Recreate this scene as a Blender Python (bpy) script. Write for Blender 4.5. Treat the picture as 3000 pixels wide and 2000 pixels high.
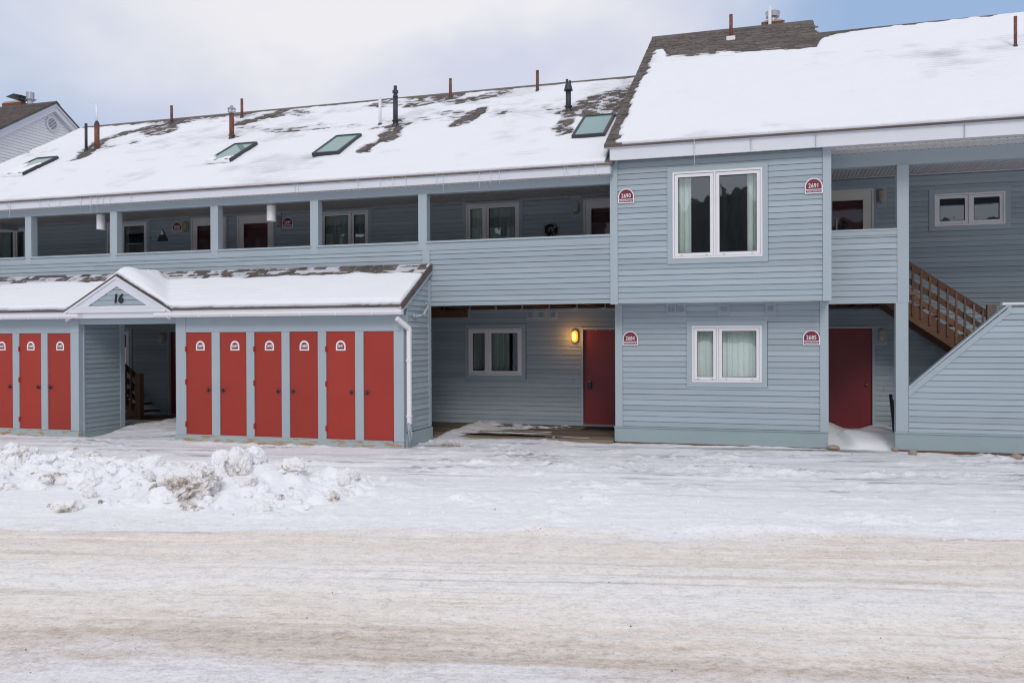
import bpy, math, random
import numpy as np
from mathutils import Matrix, Vector
R_ = math.radians
random.seed(11)
scene = bpy.context.scene
for o in list(bpy.data.objects): bpy.data.objects.remove(o)
col = scene.collection

# ------------------------------------------------------------------ camera
yaw, pit, rol = R_(16.8747), R_(-0.2679), R_(-0.2242)
fw = Vector((-math.sin(yaw)*math.cos(pit), math.cos(yaw)*math.cos(pit), math.sin(pit)))
ri = Vector((math.cos(yaw), math.sin(yaw), 0)); up = ri.cross(fw)
ri2 = ri*math.cos(rol)+up*math.sin(rol); up2 = -ri*math.sin(rol)+up*math.cos(rol)
cam = bpy.data.cameras.new('camera'); cam.sensor_width = 36; cam.lens = 30.033
cam.clip_end = 5000; cam.clip_start = 0.1
camo = bpy.data.objects.new('camera', cam); col.objects.link(camo)
camo.matrix_world = Matrix(((ri2.x, up2.x, -fw.x, 0), (ri2.y, up2.y, -fw.y, 0), (ri2.z, up2.z, -fw.z, 2.0), (0, 0, 0, 1)))
scene.camera = camo

# ------------------------------------------------------------------ sky and sun
SUN_EL, SUN_AZ = R_(36), R_(163)          # azimuth measured from +Y clockwise
W = bpy.data.worlds.new('World'); scene.world = W; W.use_nodes = True
nt = W.node_tree; nt.nodes.clear()
def nn(t, **k):
    n = nt.nodes.new(t)
    for a, b in k.items(): setattr(n, a, b)
    return n
sky = nn('ShaderNodeTexSky', sky_type='NISHITA', sun_disc=False)
sky.sun_elevation = SUN_EL; sky.sun_rotation = SUN_AZ; sky.air_density = 1.0; sky.dust_density = 1.2
tc = nn('ShaderNodeTexCoord')
mp = nn('ShaderNodeMapping'); mp.inputs['Location'].default_value = (0.35, 1.15, 0.2); mp.inputs['Scale'].default_value = (1.0, 1.0, 1.7)
nz = nn('ShaderNodeTexNoise'); nz.inputs['Scale'].default_value = 1.7; nz.inputs['Detail'].default_value = 5; nz.inputs['Roughness'].default_value = 0.48
def opening(vec, a, b, amt):           # a gap in the cloud deck
    d = nn('ShaderNodeVectorMath', operation='DOT_PRODUCT'); d.inputs[1].default_value = vec
    m = nn('ShaderNodeMapRange', interpolation_type='SMOOTHSTEP'); m.inputs['From Min'].default_value = a; m.inputs['From Max'].default_value = b; m.inputs['To Max'].default_value = -amt
    nt.links.new(tc.outputs['Generated'], d.inputs[0]); nt.links.new(d.outputs['Value'], m.inputs['Value']); return m.outputs[0]
ad1 = nn('ShaderNodeMath', operation='ADD'); ad = nn('ShaderNodeMath', operation='ADD'); ad0 = nn('ShaderNodeMath', operation='ADD'); ad0.inputs[1].default_value = 0.26
nt.links.new(nz.outputs['Fac'], ad0.inputs[0])
nt.links.new(ad0.outputs[0], ad1.inputs[0]); nt.links.new(opening((.464, .803, .375), .80, .985, .58), ad1.inputs[1])
nt.links.new(ad1.outputs[0], ad.inputs[0]); nt.links.new(opening((-.81, .547, .208), .945, 1.0, .15), ad.inputs[1])
rp = nn('ShaderNodeValToRGB'); rp.color_ramp.elements[0].position = 0.33; rp.color_ramp.elements[1].position = 0.80
rp.color_ramp.elements[0].color = (0, 0, 0, 1); rp.color_ramp.elements[1].color = (1, 1, 1, 1); rp.color_ramp.interpolation = 'EASE'
nz2 = nn('ShaderNodeTexNoise'); nz2.inputs['Scale'].default_value = 3.2; nz2.inputs['Detail'].default_value = 4
cl = nn('ShaderNodeMix', data_type='RGBA'); cl.inputs['A'].default_value = (6.7, 7.1, 8.5, 1); cl.inputs['B'].default_value = (8.9, 8.8, 9.2, 1)
blu = nn('ShaderNodeMix', data_type='RGBA'); blu.inputs['Factor'].default_value = 0.9; blu.inputs['B'].default_value = (3.6, 5.05, 7.7, 1)
mx = nn('ShaderNodeMix', data_type='RGBA')
bg = nn('ShaderNodeBackground'); bg.inputs['Strength'].default_value = 0.1
wo = nn('ShaderNodeOutputWorld')
lk = nt.links.new
lk(tc.outputs['Generated'], mp.inputs['Vector']); lk(mp.outputs['Vector'], nz.inputs['Vector']); lk(mp.outputs['Vector'], nz2.inputs['Vector'])
rp2 = nn('ShaderNodeValToRGB'); rp2.color_ramp.elements[0].position = .36; rp2.color_ramp.elements[1].position = .58; lk(nz2.outputs['Fac'], rp2.inputs['Fac'])
lk(ad.outputs[0], rp.inputs['Fac']); lk(rp2.outputs['Color'], cl.inputs['Factor'])
lk(sky.outputs['Color'], blu.inputs['A'])
lk(rp.outputs['Color'], mx.inputs['Factor']); lk(blu.outputs['Result'], mx.inputs['A']); lk(cl.outputs['Result'], mx.inputs['B'])
lk(mx.outputs['Result'], bg.inputs['Color']); lk(bg.outputs['Background'], wo.inputs['Surface'])
sl = bpy.data.lights.new('sun', 'SUN'); sl.energy = 1.05; sl.angle = R_(18); sl.color = (1.0, 0.94, 0.86)
so = bpy.data.objects.new('sun', sl); col.objects.link(so)
sd = Vector((math.sin(SUN_AZ)*math.cos(SUN_EL), math.cos(SUN_AZ)*math.cos(SUN_EL), math.sin(SUN_EL)))
so.rotation_euler = (-sd).to_track_quat('-Z', 'Y').to_euler(); so.location = sd*60
scene.view_settings.view_transform = 'Standard'; scene.view_settings.look = 'None'
scene.view_settings.exposure = -0.06; scene.view_settings.gamma = 1.0; scene.view_settings.use_curve_mapping = False
scene.render.engine = 'CYCLES'
scene.cycles.filter_width = 1.15

# ------------------------------------------------------------------ numpy noise
def _hash(ix, iy, seed):
    h = (ix*374761393 + iy*668265263 + seed*144665) & 0x7fffffff
    h = ((h ^ (h >> 13))*1274126177) & 0x7fffffff
    return ((h ^ (h >> 16)) & 0xffff)/65535.0
def vn(x, y, seed=0):
    x = np.asarray(x, float); y = np.asarray(y, float)
    ix = np.floor(x).astype(np.int64); iy = np.floor(y).astype(np.int64)
    fx = x-ix; fy = y-iy; fx = fx*fx*fx*(fx*(fx*6-15)+10); fy = fy*fy*fy*(fy*(fy*6-15)+10)
    a = _hash(ix, iy, seed); b = _hash(ix+1, iy, seed); c = _hash(ix, iy+1, seed); d = _hash(ix+1, iy+1, seed)
    return (a*(1-fx)+b*fx)*(1-fy)+(c*(1-fx)+d*fx)*fy
def fbm(x, y, seed=0, oct=4, g=0.5):
    s = 0; a = 1; t = 0
    for i in range(oct):
        c, q = math.cos(i*.7), math.sin(i*.7)
        s = s+a*vn((x*c-y*q)*2**i, (x*q+y*c)*2**i, seed+i*17); t += a; a *= g
    return s/t
def sst(a, b, x):
    t = np.clip((x-a)/(b-a), 0, 1); return t*t*(3-2*t)

# ------------------------------------------------------------------ materials
def mat(name):
    m = bpy.data.materials.new(name); m.use_nodes = True
    t = m.node_tree; b = t.nodes['Principled BSDF']; return m, t, b
def nd(t, ty, **k):
    n = t.nodes.new(ty)
    for a, b in k.items(): setattr(n, a, b)
    return n
def posmap(t, scale=(1, 1, 1), rot=(0, 0, 0), loc=(0, 0, 0)):
    g = nd(t, 'ShaderNodeNewGeometry'); m = nd(t, 'ShaderNodeMapping')
    m.inputs['Scale'].default_value = scale; m.inputs['Rotation'].default_value = rot; m.inputs['Location'].default_value = loc
    t.links.new(g.outputs['Position'], m.inputs['Vector']); return m.outputs['Vector']
def noise(t, vec, scale, detail=3, rough=.55):
    n = nd(t, 'ShaderNodeTexNoise'); n.inputs['Scale'].default_value = scale; n.inputs['Detail'].default_value = detail; n.inputs['Roughness'].default_value = rough
    t.links.new(vec, n.inputs['Vector']); return n.outputs['Fac']
def ramp(t, fac, p0, p1, c0=(0, 0, 0, 1), c1=(1, 1, 1, 1)):
    r = nd(t, 'ShaderNodeValToRGB'); r.color_ramp.elements[0].position = p0; r.color_ramp.elements[1].position = p1
    r.color_ramp.elements[0].color = c0; r.color_ramp.elements[1].color = c1; t.links.new(fac, r.inputs['Fac']); return r.outputs['Color']
def mixc(t, fac, a, b, mode='MIX'):
    m = nd(t, 'ShaderNodeMix', data_type='RGBA', blend_type=mode)
    for s, v in (('Factor', fac), ('A', a), ('B', b)):
        if isinstance(v, (int, float, tuple)): m.inputs[s].default_value = v
        else: t.links.new(v, m.inputs[s])
    return m.outputs['Result']
def mth(t, op, a, b=None, c=None):
    m = nd(t, 'ShaderNodeMath', operation=op)
    for i, v in enumerate((a, b, c)):
        if v is None: continue
        if isinstance(v, (int, float)): m.inputs[i].default_value = v
        else: t.links.new(v, m.inputs[i])
    return m.outputs[0]
def bump(t, b, h, strength=.3, dist=.01):
    n = nd(t, 'ShaderNodeBump'); n.inputs['Strength'].default_value = strength; n.inputs['Distance'].default_value = dist
    t.links.new(h, n.inputs['Height']); t.links.new(n.outputs['Normal'], b.inputs['Normal'])
def c4(c): return (c[0], c[1], c[2], 1)
def paint(name, c, rough=.62, var=.10, peel=0.0, peelcol=(.36, .24, .13), grain='x', rnd=.10, chips=0.0):
    m, t, b = mat(name)
    gs = {'x': (.6, 8, 14), 'z': (14, 14, .6)}[grain]
    big = noise(t, posmap(t, (.5, .5, .9)), 1.6, 4)
    fine = noise(t, posmap(t, gs), 9, 4, .65)
    oi = nd(t, 'ShaderNodeObjectInfo')
    v = mth(t, 'MULTIPLY_ADD', big, var*2, 1-var); v2 = mth(t, 'MULTIPLY_ADD', fine, var*.9, 1-var*.45)
    v3 = mth(t, 'MULTIPLY_ADD', oi.outputs['Random'], rnd, 1-rnd/2)
    vv = mth(t, 'MULTIPLY', mth(t, 'MULTIPLY', v, v2), v3)
    hs = nd(t, 'ShaderNodeVectorMath', operation='SCALE'); hs.inputs[0].default_value = c[:3]; t.links.new(vv, hs.inputs['Scale'])
    out = hs.outputs[0]
    if chips:
        ch = noise(t, posmap(t, (2.2, 20, 22) if grain == 'x' else (22, 22, 2.2)), 5, 5, .75)
        out = mixc(t, ramp(t, ch, .69-chips, .74-chips), out, (.16, .17, .16, 1))
    if peel:
        pn = noise(t, posmap(t, (1.6, 4, 9)), 2.2, 6, .72)
        out = mixc(t, ramp(t, pn, .70-peel, .73-peel), out, c4(peelcol))
    t.links.new(out, b.inputs['Base Color']); b.inputs['Roughness'].default_value = rough
    bump(t, b, fine, .25, .004); return m
def plain(name, c, rough=.5, metal=0, var=.08, sc=6, bmp=.15):
    m, t, b = mat(name)
    n = noise(t, posmap(t), sc, 4); v = mth(t, 'MULTIPLY_ADD', n, var*2, 1-var)
    hs = nd(t, 'ShaderNodeVectorMath', operation='SCALE'); hs.inputs[0].default_value = c[:3]; t.links.new(v, hs.inputs['Scale'])
    t.links.new(hs.outputs[0], b.inputs['Base Color']); b.inputs['Roughness'].default_value = rough; b.inputs['Metallic'].default_value = metal
    if bmp: bump(t, b, noise(t, posmap(t), sc*12, 3), bmp, .003)
    return m
M = {}
BLUE = (.335, .405, .452)
M['clap'] = paint('clapboard_paint', BLUE, var=.11, rnd=.20, chips=.035)
M['trim'] = paint('trim_paint', (.37, .44, .485), var=.06, rnd=.05, grain='z')
M['trimx'] = paint('trim_paint_board', (.35, .42, .465), var=.08, rnd=.05, chips=.02)
M['base'] = paint('base_board_paint', (.30, .375, .40), var=.12, chips=.05)
M['peel'] = paint('peeling_base_paint', (.36, .42, .42), var=.12, peel=.185, chips=.05)
M['white'] = paint('white_fascia_paint', (.68, .70, .76), var=.05, rnd=.03)
M['vinyl'] = plain('white_window_vinyl', (.76, .75, .78), .38, var=.03, bmp=0)
M['soffit'] = paint('soffit_vinyl', (.66, .64, .635), var=.05, rnd=.06, grain='z')
M['gutter'] = plain('gutter_white', (.80, .78, .82), .35, var=.04)
M['reddoor'] = paint('locker_door_paint', (.345, .030, .017), .6, var=.13, grain='z', rnd=.16)
M['maroon'] = plain('unit_door_paint', (.20, .018, .024), .48, var=.14, sc=2.2)
M['inner'] = plain('inner_door_painted_shade', (.10, .010, .014), .5, var=.14, sc=2.2)  # darker copy of the door maroon, shade behind glass put into the colour
M['brass'] = plain('brass', (.62, .42, .16), .3, 1.0)
M['knob'] = plain('dark_knob_metal', (.10, .075, .07), .35, .9)
M['black'] = plain('black_plastic', (.012, .012, .015), .45)
M['dgrey'] = plain('dark_grey_metal', (.045, .05, .058), .5, .3)
M['steel'] = plain('galvanised_steel', (.45, .46, .50), .38, .9, var=.2)
M['signwhite'] = plain('sign_white', (.80, .79, .82), .4, var=.03, bmp=0)
M['signred'] = plain('sign_maroon', (.18, .016, .035), .4, var=.03, bmp=0)
M['curtain'] = plain('curtain_cloth', (.88, .89, .85), .85, var=.10, sc=9, bmp=0)
M['curtaindk'] = plain('net_curtain_cloth', (.48, .51, .49), .9, var=.15, sc=9, bmp=0)
M['room'] = plain('room_painted_dim', (.05, .055, .06), .9, bmp=0)  # near-black lining, the unlit room's dimness put into its colour
M['storm'] = plain('storm_door_paint', (.72, .71, .71), .45, var=.05)
M['stormbeige'] = plain('beige_storm_door_paint', (.74, .72, .67), .45, var=.05)
M['lens'] = plain('lamp_lens_plastic', (.42, .40, .36), .3, var=.1)
M['lensold'] = plain('yellowed_lens_plastic', (.40, .34, .24), .35, var=.2, sc=30)
M['guard'] = plain('lamp_guard_paint', (.34, .34, .33), .5)
M['gap'] = plain('painted_gap_shadow', (.17, .20, .22), .95, bmp=0)  # sheathing toned dark so lap gaps show as painted shadow lines under clapboards
def wood(name, c, c2, sc=1.0, axis='x'):
    m, t, b = mat(name)
    s = {'x': (1.2, 16, 16), 'y': (16, 1.2, 16), 'z': (16, 16, 1.2)}[axis]
    n = noise(t, posmap(t, s), 2.4*sc, 5, .7); big = noise(t, posmap(t), 1.4, 3)
    f = mth(t, 'MULTIPLY_ADD', n, .75, mth(t, 'MULTIPLY', big, .3))
    out = mixc(t, ramp(t, f, .3, .75), c4(c), c4(c2)); oi = nd(t, 'ShaderNodeObjectInfo')
    vs = nd(t, 'ShaderNodeVectorMath', operation='SCALE'); t.links.new(out, vs.inputs[0]); t.links.new(mth(t, 'MULTIPLY_ADD', oi.outputs['Random'], .8, .6), vs.inputs['Scale']); out = vs.outputs[0]
    t.links.new(out, b.inputs['Base Color']); b.inputs['Roughness'].default_value = .75
    bump(t, b, n, .4, .004); return m
M['stairwood'] = wood('brown_stair_wood', (.065, .028, .016), (.175, .090, .052))
M['greywood'] = wood('weathered_grey_wood', (.09, .075, .07), (.22, .18, .155), axis='z')
M['deckwood'] = wood('deck_plank_wood', (.10, .075, .052), (.25, .20, .15))
M['joist'] = wood('joist_wood', (.045, .022, .013), (.13, .07, .04))
M['rust'] = None
def rust():
    m, t, b = mat('rusty_pipe'); n = noise(t, posmap(t, (3, 3, 1)), 9, 5, .7)
    r = nd(t, 'ShaderNodeValToRGB'); e = r.color_ramp.elements
    e[0].position = .32; e[0].color = (.07, .026, .016, 1); e[1].position = .58; e[1].color = (.20, .075, .045, 1)
    k = e.new(.72); k.color = (.45, .23, .14, 1); t.links.new(n, r.inputs['Fac']); t.links.new(r.outputs['Color'], b.inputs['Base Color'])
    b.inputs['Roughness'].default_value = .7; return m
M['rust'] = rust()
def shingle():
    m, t, b = mat('asphalt_shingle'); oi = nd(t, 'ShaderNodeObjectInfo')
    vor = nd(t, 'ShaderNodeTexVoronoi'); vor.inputs['Scale'].default_value = 4.5; t.links.new(posmap(t, (.8, 1.6, 0)), vor.inputs['Vector'])
    g = noise(t, posmap(t), 150, 2); v = mth(t, 'MULTIPLY_ADD', g, .5, .75)
    sep = nd(t, 'ShaderNodeSeparateColor'); t.links.new(vor.outputs['Color'], sep.inputs[0])
    v = mth(t, 'MULTIPLY', v, mth(t, 'MULTIPLY_ADD', oi.outputs['Random'], .45, .78)); v = mth(t, 'MULTIPLY', v, mth(t, 'MULTIPLY_ADD', sep.outputs[0], .35, .82))
    hs = nd(t, 'ShaderNodeVectorMath', operation='SCALE'); hs.inputs[0].default_value = (.118, .098, .090); t.links.new(v, hs.inputs['Scale'])
    t.links.new(hs.outputs[0], b.inputs['Base Color']); b.inputs['Roughness'].default_value = .9; bump(t, b, g, .6, .004); return m
M['shingle'] = shingle()
def snow(name, c=(.88, .885, .91), dirt=0.0, dirtcol=(.36, .30, .24), sc=2.0, bs=.35):
    m, t, b = mat(name); p = posmap(t)
    n = noise(t, p, 14, 6, .65); out = c4(c)
    big = noise(t, p, .8, 3)
    out = mixc(t, mth(t, 'MULTIPLY', big, .18), out, (c[0]*.88, c[1]*.90, c[2]*.95, 1))
    if dirt:
        d = noise(t, p, sc, 6, .72); d2 = noise(t, p, sc*7, 4, .7)
        f = mth(t, 'ADD', mth(t, 'MULTIPLY', d, .7), mth(t, 'MULTIPLY', d2, .3))
        out = mixc(t, ramp(t, f, .63-dirt, .74-dirt), out, c4(dirtcol))
    if isinstance(out, tuple): b.inputs['Base Color'].default_value = out
    else: t.links.new(out, b.inputs['Base Color'])
    b.inputs['Roughness'].default_value = .85; b.inputs['Specular IOR Level'].default_value = .2
    bump(t, b, n, bs, .02); return m
M['snow'] = snow('clean_snow')
M['roofsnow'] = snow('roof_snow_material', (.84, .85, .885), bs=.3)
def thin_snow(m):
    t = m.node_tree; b = t.nodes['Principled BSDF']; src = b.inputs['Base Color'].links[0].from_socket
    a = nd(t, 'ShaderNodeAttribute', attribute_name='depth'); r = nd(t, 'ShaderNodeMapRange'); r.inputs['From Min'].default_value = .004; r.inputs['From Max'].default_value = .034
    t.links.new(mth(t, 'ADD', a.outputs['Fac'], mth(t, 'MULTIPLY_ADD', noise(t, posmap(t, (3, 9, 3)), 4, 4, .7), .016, -.008)), r.inputs['Value'])
    t.links.new(mixc(t, r.outputs[0], (.47, .47, .51, 1), src), b.inputs['Base Color'])
thin_snow(M['roofsnow'])
M['banksnow'] = snow('plowed_snow', dirt=.055, dirtcol=(.45, .38, .31), sc=2.4, bs=.5)
M['dirtysnow'] = snow('dirty_snow', (.86, .85, .855), dirt=.128, dirtcol=(.33, .26, .19), sc=3.4, bs=.9)
def ice():
    m, t, b = mat('clear_ice'); b.inputs['Base Color'].default_value = (.85, .9, .97, 1); b.inputs['Roughness'].default_value = .12
    b.inputs['Transmission Weight'].default_value = .7; b.inputs['IOR'].default_value = 1.31; return m
M['ice'] = ice()
def glass(name, tint, add, mul=1.8):
    m = bpy.data.materials.new(name); m.use_nodes = True; t = m.node_tree; t.nodes.clear()
    tr = nd(t, 'ShaderNodeBsdfTransparent'); tr.inputs['Color'].default_value = c4(tint)
    gl = nd(t, 'ShaderNodeBsdfGlossy'); gl.inputs['Roughness'].default_value = .015; gl.inputs['Color'].default_value = (.9, .95, .97, 1)
    n = noise(t, posmap(t), 2.0, 2); bp = nd(t, 'ShaderNodeBump'); bp.inputs['Strength'].default_value = .06; bp.inputs['Distance'].default_value = .02
    t.links.new(n, bp.inputs['Height']); t.links.new(bp.outputs['Normal'], gl.inputs['Normal'])
    g = nd(t, 'ShaderNodeNewGeometry'); dp = nd(t, 'ShaderNodeVectorMath', operation='DOT_PRODUCT'); t.links.new(g.outputs['Normal'], dp.inputs[0]); t.links.new(g.outputs['Incoming'], dp.inputs[1])
    sch = mth(t, 'POWER', mth(t, 'SUBTRACT', 1.0, mth(t, 'ABSOLUTE', dp.outputs['Value'])), 5.0)
    fac = mth(t, 'MULTIPLY', mth(t, 'MULTIPLY_ADD', sch, 1-add, add), mth(t, 'SUBTRACT', 1.0, g.outputs['Backfacing']))
    mx = nd(t, 'ShaderNodeMixShader'); t.links.new(fac, mx.inputs[0]); t.links.new(tr.outputs[0], mx.inputs[1]); t.links.new(gl.outputs[0], mx.inputs[2])
    o = nd(t, 'ShaderNodeOutputMaterial'); t.links.new(mx.outputs[0], o.inputs[0]); return m
M['glass'] = glass('window_glass', (.88, .93, .92), .18)
M['stormglass'] = glass('storm_door_glass', (.88, .9, .9), .045)
M['skyglass'] = plain('skylight_glass', (.20, .33, .31), .06, var=.06, sc=1.5, bmp=0)  # reflected sky put into the pane's greenish base colour
def emis(name, c, s):
    m, t, b = mat(name); b.inputs['Base Color'].default_value = c4(c); b.inputs['Emission Color'].default_value = c4(c); b.inputs['Emission Strength'].default_value = s; return m
M['lit'] = emis('lit_lamp_lens', (1.0, .34, .02), 1.5)
M['bulb'] = emis('lamp_bulb_glow', (1.0, .60, .14), 3.0)
M['brick'] = plain('red_brick', (.20, .065, .04), .85, var=.25, sc=14)
M['mortar'] = plain('mortar', (.42, .38, .34), .9)
M['stone'] = plain('tan_stone', (.34, .28, .22), .85, var=.25, sc=12)
M['grass'] = plain('dry_grass', (.32, .24, .15), .9)
M['grit'] = plain('road_grit', (.12, .10, .085), .9, var=.4, sc=8)
M['mat'] = plain('rubber_mat', (.015, .015, .018), .8)
M['hill'] = plain('wooded_hill', (.035, .042, .045), .95, var=.5, sc=.08, bmp=0)
M['bark'] = plain('grey_bark', (.06, .05, .045), .9)

# ------------------------------------------------------------------ mesh builder
class MB:
    def __init__(s): s.v = []; s.f = []; s.m = []
    def poly(s, pts, faces, mi=0):
        n = len(s.v); s.v += [tuple(p) for p in pts]; s.f += [tuple(i+n for i in f) for f in faces]; s.m += [mi]*len(faces)
    def box(s, x0, x1, y0, y1, z0, z1, mi=0):
        s.poly([(x0, y0, z0), (x1, y0, z0), (x1, y1, z0), (x0, y1, z0), (x0, y0, z1), (x1, y0, z1), (x1, y1, z1), (x0, y1, z1)],
               [(0, 3, 2, 1), (4, 5, 6, 7), (0, 1, 5, 4), (1, 2, 6, 5), (2, 3, 7, 6), (3, 0, 4, 7)], mi); return s
    def prism(s, pl, axis, a, b, mi=0):
        n = len(pl)
        def P(p, q): return {'y': (p[0], q, p[1]), 'x': (q, p[0], p[1]), 'z': (p[0], p[1], q)}[axis]
        pts = [P(p, a) for p in pl]+[P(p, b) for p in pl]
        s.poly(pts, [tuple(range(n-1, -1, -1)), tuple(range(n, 2*n))]+[(i, (i+1) % n, n+(i+1) % n, n+i) for i in range(n)], mi); return s
    def tube(s, p0, p1, r0, r1=None, n=10, mi=0, caps=True):
        r1 = r0 if r1 is None else r1; p0 = Vector(p0); p1 = Vector(p1); d = (p1-p0).normalized()
        a = d.orthogonal().normalized(); b = d.cross(a); pts = []
        for p, r in ((p0, r0), (p1, r1)):
            for i in range(n):
                t = 2*math.pi*i/n; pts.append(p+a*math.cos(t)*r+b*math.sin(t)*r)
        fs = [(i, (i+1) % n, n+(i+1) % n, n+i) for i in range(n)]
        if caps: fs += [tuple(range(n-1, -1, -1)), tuple(range(n, 2*n))]
        s.poly(pts, fs, mi); return s
    def beam(s, p0, p1, w, h, mi=0):       # rectangular bar between two points, w across, h in the vertical plane
        p0 = Vector(p0); p1 = Vector(p1); d = (p1-p0).normalized(); sx = d.cross(Vector((0, 0, 1))).normalized()*w/2; u = sx.cross(d).normalized()*h/2
        pts = [p+q*sx+r*u for p in (p0, p1) for q, r in ((-1, -1), (1, -1), (1, 1), (-1, 1))]
        s.poly(pts, [(0, 1, 2, 3), (7, 6, 5, 4), (0, 4, 5, 1), (1, 5, 6, 2), (2, 6, 7, 3), (3, 7, 4, 0)], mi); return s
    def mesh(s, name, mats, smooth=False):
        me = bpy.data.meshes.new(name); me.from_pydata(s.v, [], s.f)
        for m in (mats if isinstance(mats, (list, tuple)) else [mats]): me.materials.append(m)
        me.polygons.foreach_set('material_index', s.m)
        if smooth: me.polygons.foreach_set('use_smooth', [True]*len(s.f))
        me.update(); return me
def link(name, me, parent=None, loc=(0, 0, 0)):
    o = bpy.data.objects.new(name, me); col.objects.link(o); o.location = loc
    if parent is not None: o.parent = parent
    return o
def tag(o, label=None, cat=None, group=None, kind=None):
    if label: o['label'] = label
    if cat: o['category'] = cat
    if group: o['group'] = group
    if kind: o['kind'] = kind
    return o
def thing(name, label, cat, loc=(0, 0, 0), group=None):
    o = bpy.data.objects.new(name, None); col.objects.link(o); o.location = loc; o.empty_display_size = .2
    return tag(o, label, cat, group)
def part(name, mb, mats, parent, smooth=False, loc=None):
    """mesh built in world coordinates, child of a thing (Empty) or of a part"""
    if loc is None:
        loc = -parent.location if parent is not None and parent.type == 'EMPTY' else (0, 0, 0)
    return link(name, mb.mesh(name, mats, smooth), parent, loc)
def lpart(name, mb, mats, parent, smooth=False):
    return link(name, mb.mesh(name, mats, smooth), parent)
def box(name, mats, parent, *a): return part(name, MB().box(*a), mats, parent)
def grid_mesh(name, X, Y, Z, mats, keep=None, smooth=True, skirt=None):
    ny, nx = X.shape; v = np.stack([X, Y, Z], -1).reshape(-1, 3)
    idx = np.arange(nx*ny).reshape(ny, nx)
    f = np.stack([idx[:-1, :-1], idx[:-1, 1:], idx[1:, 1:], idx[1:, :-1]], -1).reshape(-1, 4)
    if keep is not None: f = f[keep.reshape(-1)]
    if skirt is not None:
        ring = np.concatenate([idx[0, :], idx[1:, -1], idx[-1, -2::-1], idx[-2:0:-1, 0]])
        low = v[ring].copy(); low[:, 2] = skirt.reshape(-1)[ring]; n0 = len(v); v = np.vstack([v, low]); k = len(ring)
        i = np.arange(k); j = (i+1) % k
        f = np.vstack([f, np.stack([ring[j], ring[i], n0+i, n0+j], -1)])
    me = bpy.data.meshes.new(name); me.vertices.add(len(v)); me.vertices.foreach_set('co', v.astype(np.float32).ravel())
    me.loops.add(f.size); me.loops.foreach_set('vertex_index', f.astype(np.int32).ravel())
    me.polygons.add(len(f)); me.polygons.foreach_set('loop_start', np.arange(0, f.size, 4, dtype=np.int32))
    me.update(calc_edges=True)
    me.polygons.foreach_set('use_smooth', np.full(len(f), smooth))
    me.materials.append(mats); me.validate(); return me

# planes of the place (metres; camera at the origin, z = 0 is the yard)
FA, F2, F1, WL, WR, SH = 15.13, 15.35, 15.94, 18.04, 18.62, 14.07
EXP = .1016

# ------------------------------------------------------------------ ground and road
def road_t(X, Y): return Y-8.75-.205*X
def gz(X, Y):
    t = road_t(X, Y)
    ca, sa = math.cos(.2), math.sin(.2); u = X*ca+Y*sa; w = -X*sa+Y*ca
    h = (fbm(X*.35, Y*.35, 3, 3)-.5)*.07
    h = h+(fbm(u*.5, w*3.2, 9, 4)-.5)*.045*sst(-4.5, -.5, t)+(fbm(u*.45, w*2.0, 21, 4)-.5)*.03
    h = h+(fbm(X*5, Y*5, 5, 3)-.5)*.018*(.35+.65*sst(-.3, .8, t))
    h = h+(fbm(X*14, Y*14, 6, 2)-.5)*.012
    pat = sst(.48, .66, fbm(X*.8, Y*1.4, 15, 3)); h = h+np.maximum(fbm(X*7, Y*8, 16, 3, .6)-.50, 0)*.15*pat*sst(.2, 1.0, t)
    h = h+np.maximum(fbm(X*9, Y*11, 18, 3, .6)-.52, 0)*.20*np.exp(-((Y-13.2-.3*np.sin(X*.4))/.22)**2)*sst(-6, -4.5, X)
    berm = np.exp(-((t-.55)/.45)**2)*sst(-5, -2, X)
    h = h+berm*(.018+.04*np.maximum(fbm(X*1.3, Y*2.2, 31, 3)-.45, 0)*3)
    ruts = np.sin((Y-.03*X)*7.5+2.2*fbm(X*.35, Y*.8, 41, 3)*2)*.011*sst(11.2, 12.2, Y)*(1-sst(15.0, 15.6, Y))*sst(-5.5, -4, X)
    h = h+ruts+.022*sst(14.9, 15.75, Y)
    # loose snow swept against the shed wall and in the entry
    h = h+.035*np.exp(-((Y-14.0)/.13)**2)*(X < -6.2)*fbm(X*2, Y, 51, 3)*1.3
    h = h+np.exp(-((Y-15.87)/.09)**2)*(X > -2.7)*(X < 9)*(.05*fbm(X*1.6, Y, 53, 4)-.005)
    e = sst(14.15, 15.25, Y)*sst(-13.5, -13.2, X)*(1-sst(-11.5, -11.0, X))
    h = h+e*(.14+.03*fbm(X*3, Y*3, 61, 3))
    d = sst(15.0, 16.0, Y)*sst(-6.35, -6.2, X)*(1-sst(-4.2, -3.0, X))
    h = h+d*.035+d*.08*np.exp(-((X+6.1)/.28)**2)
    return h-.01
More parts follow.
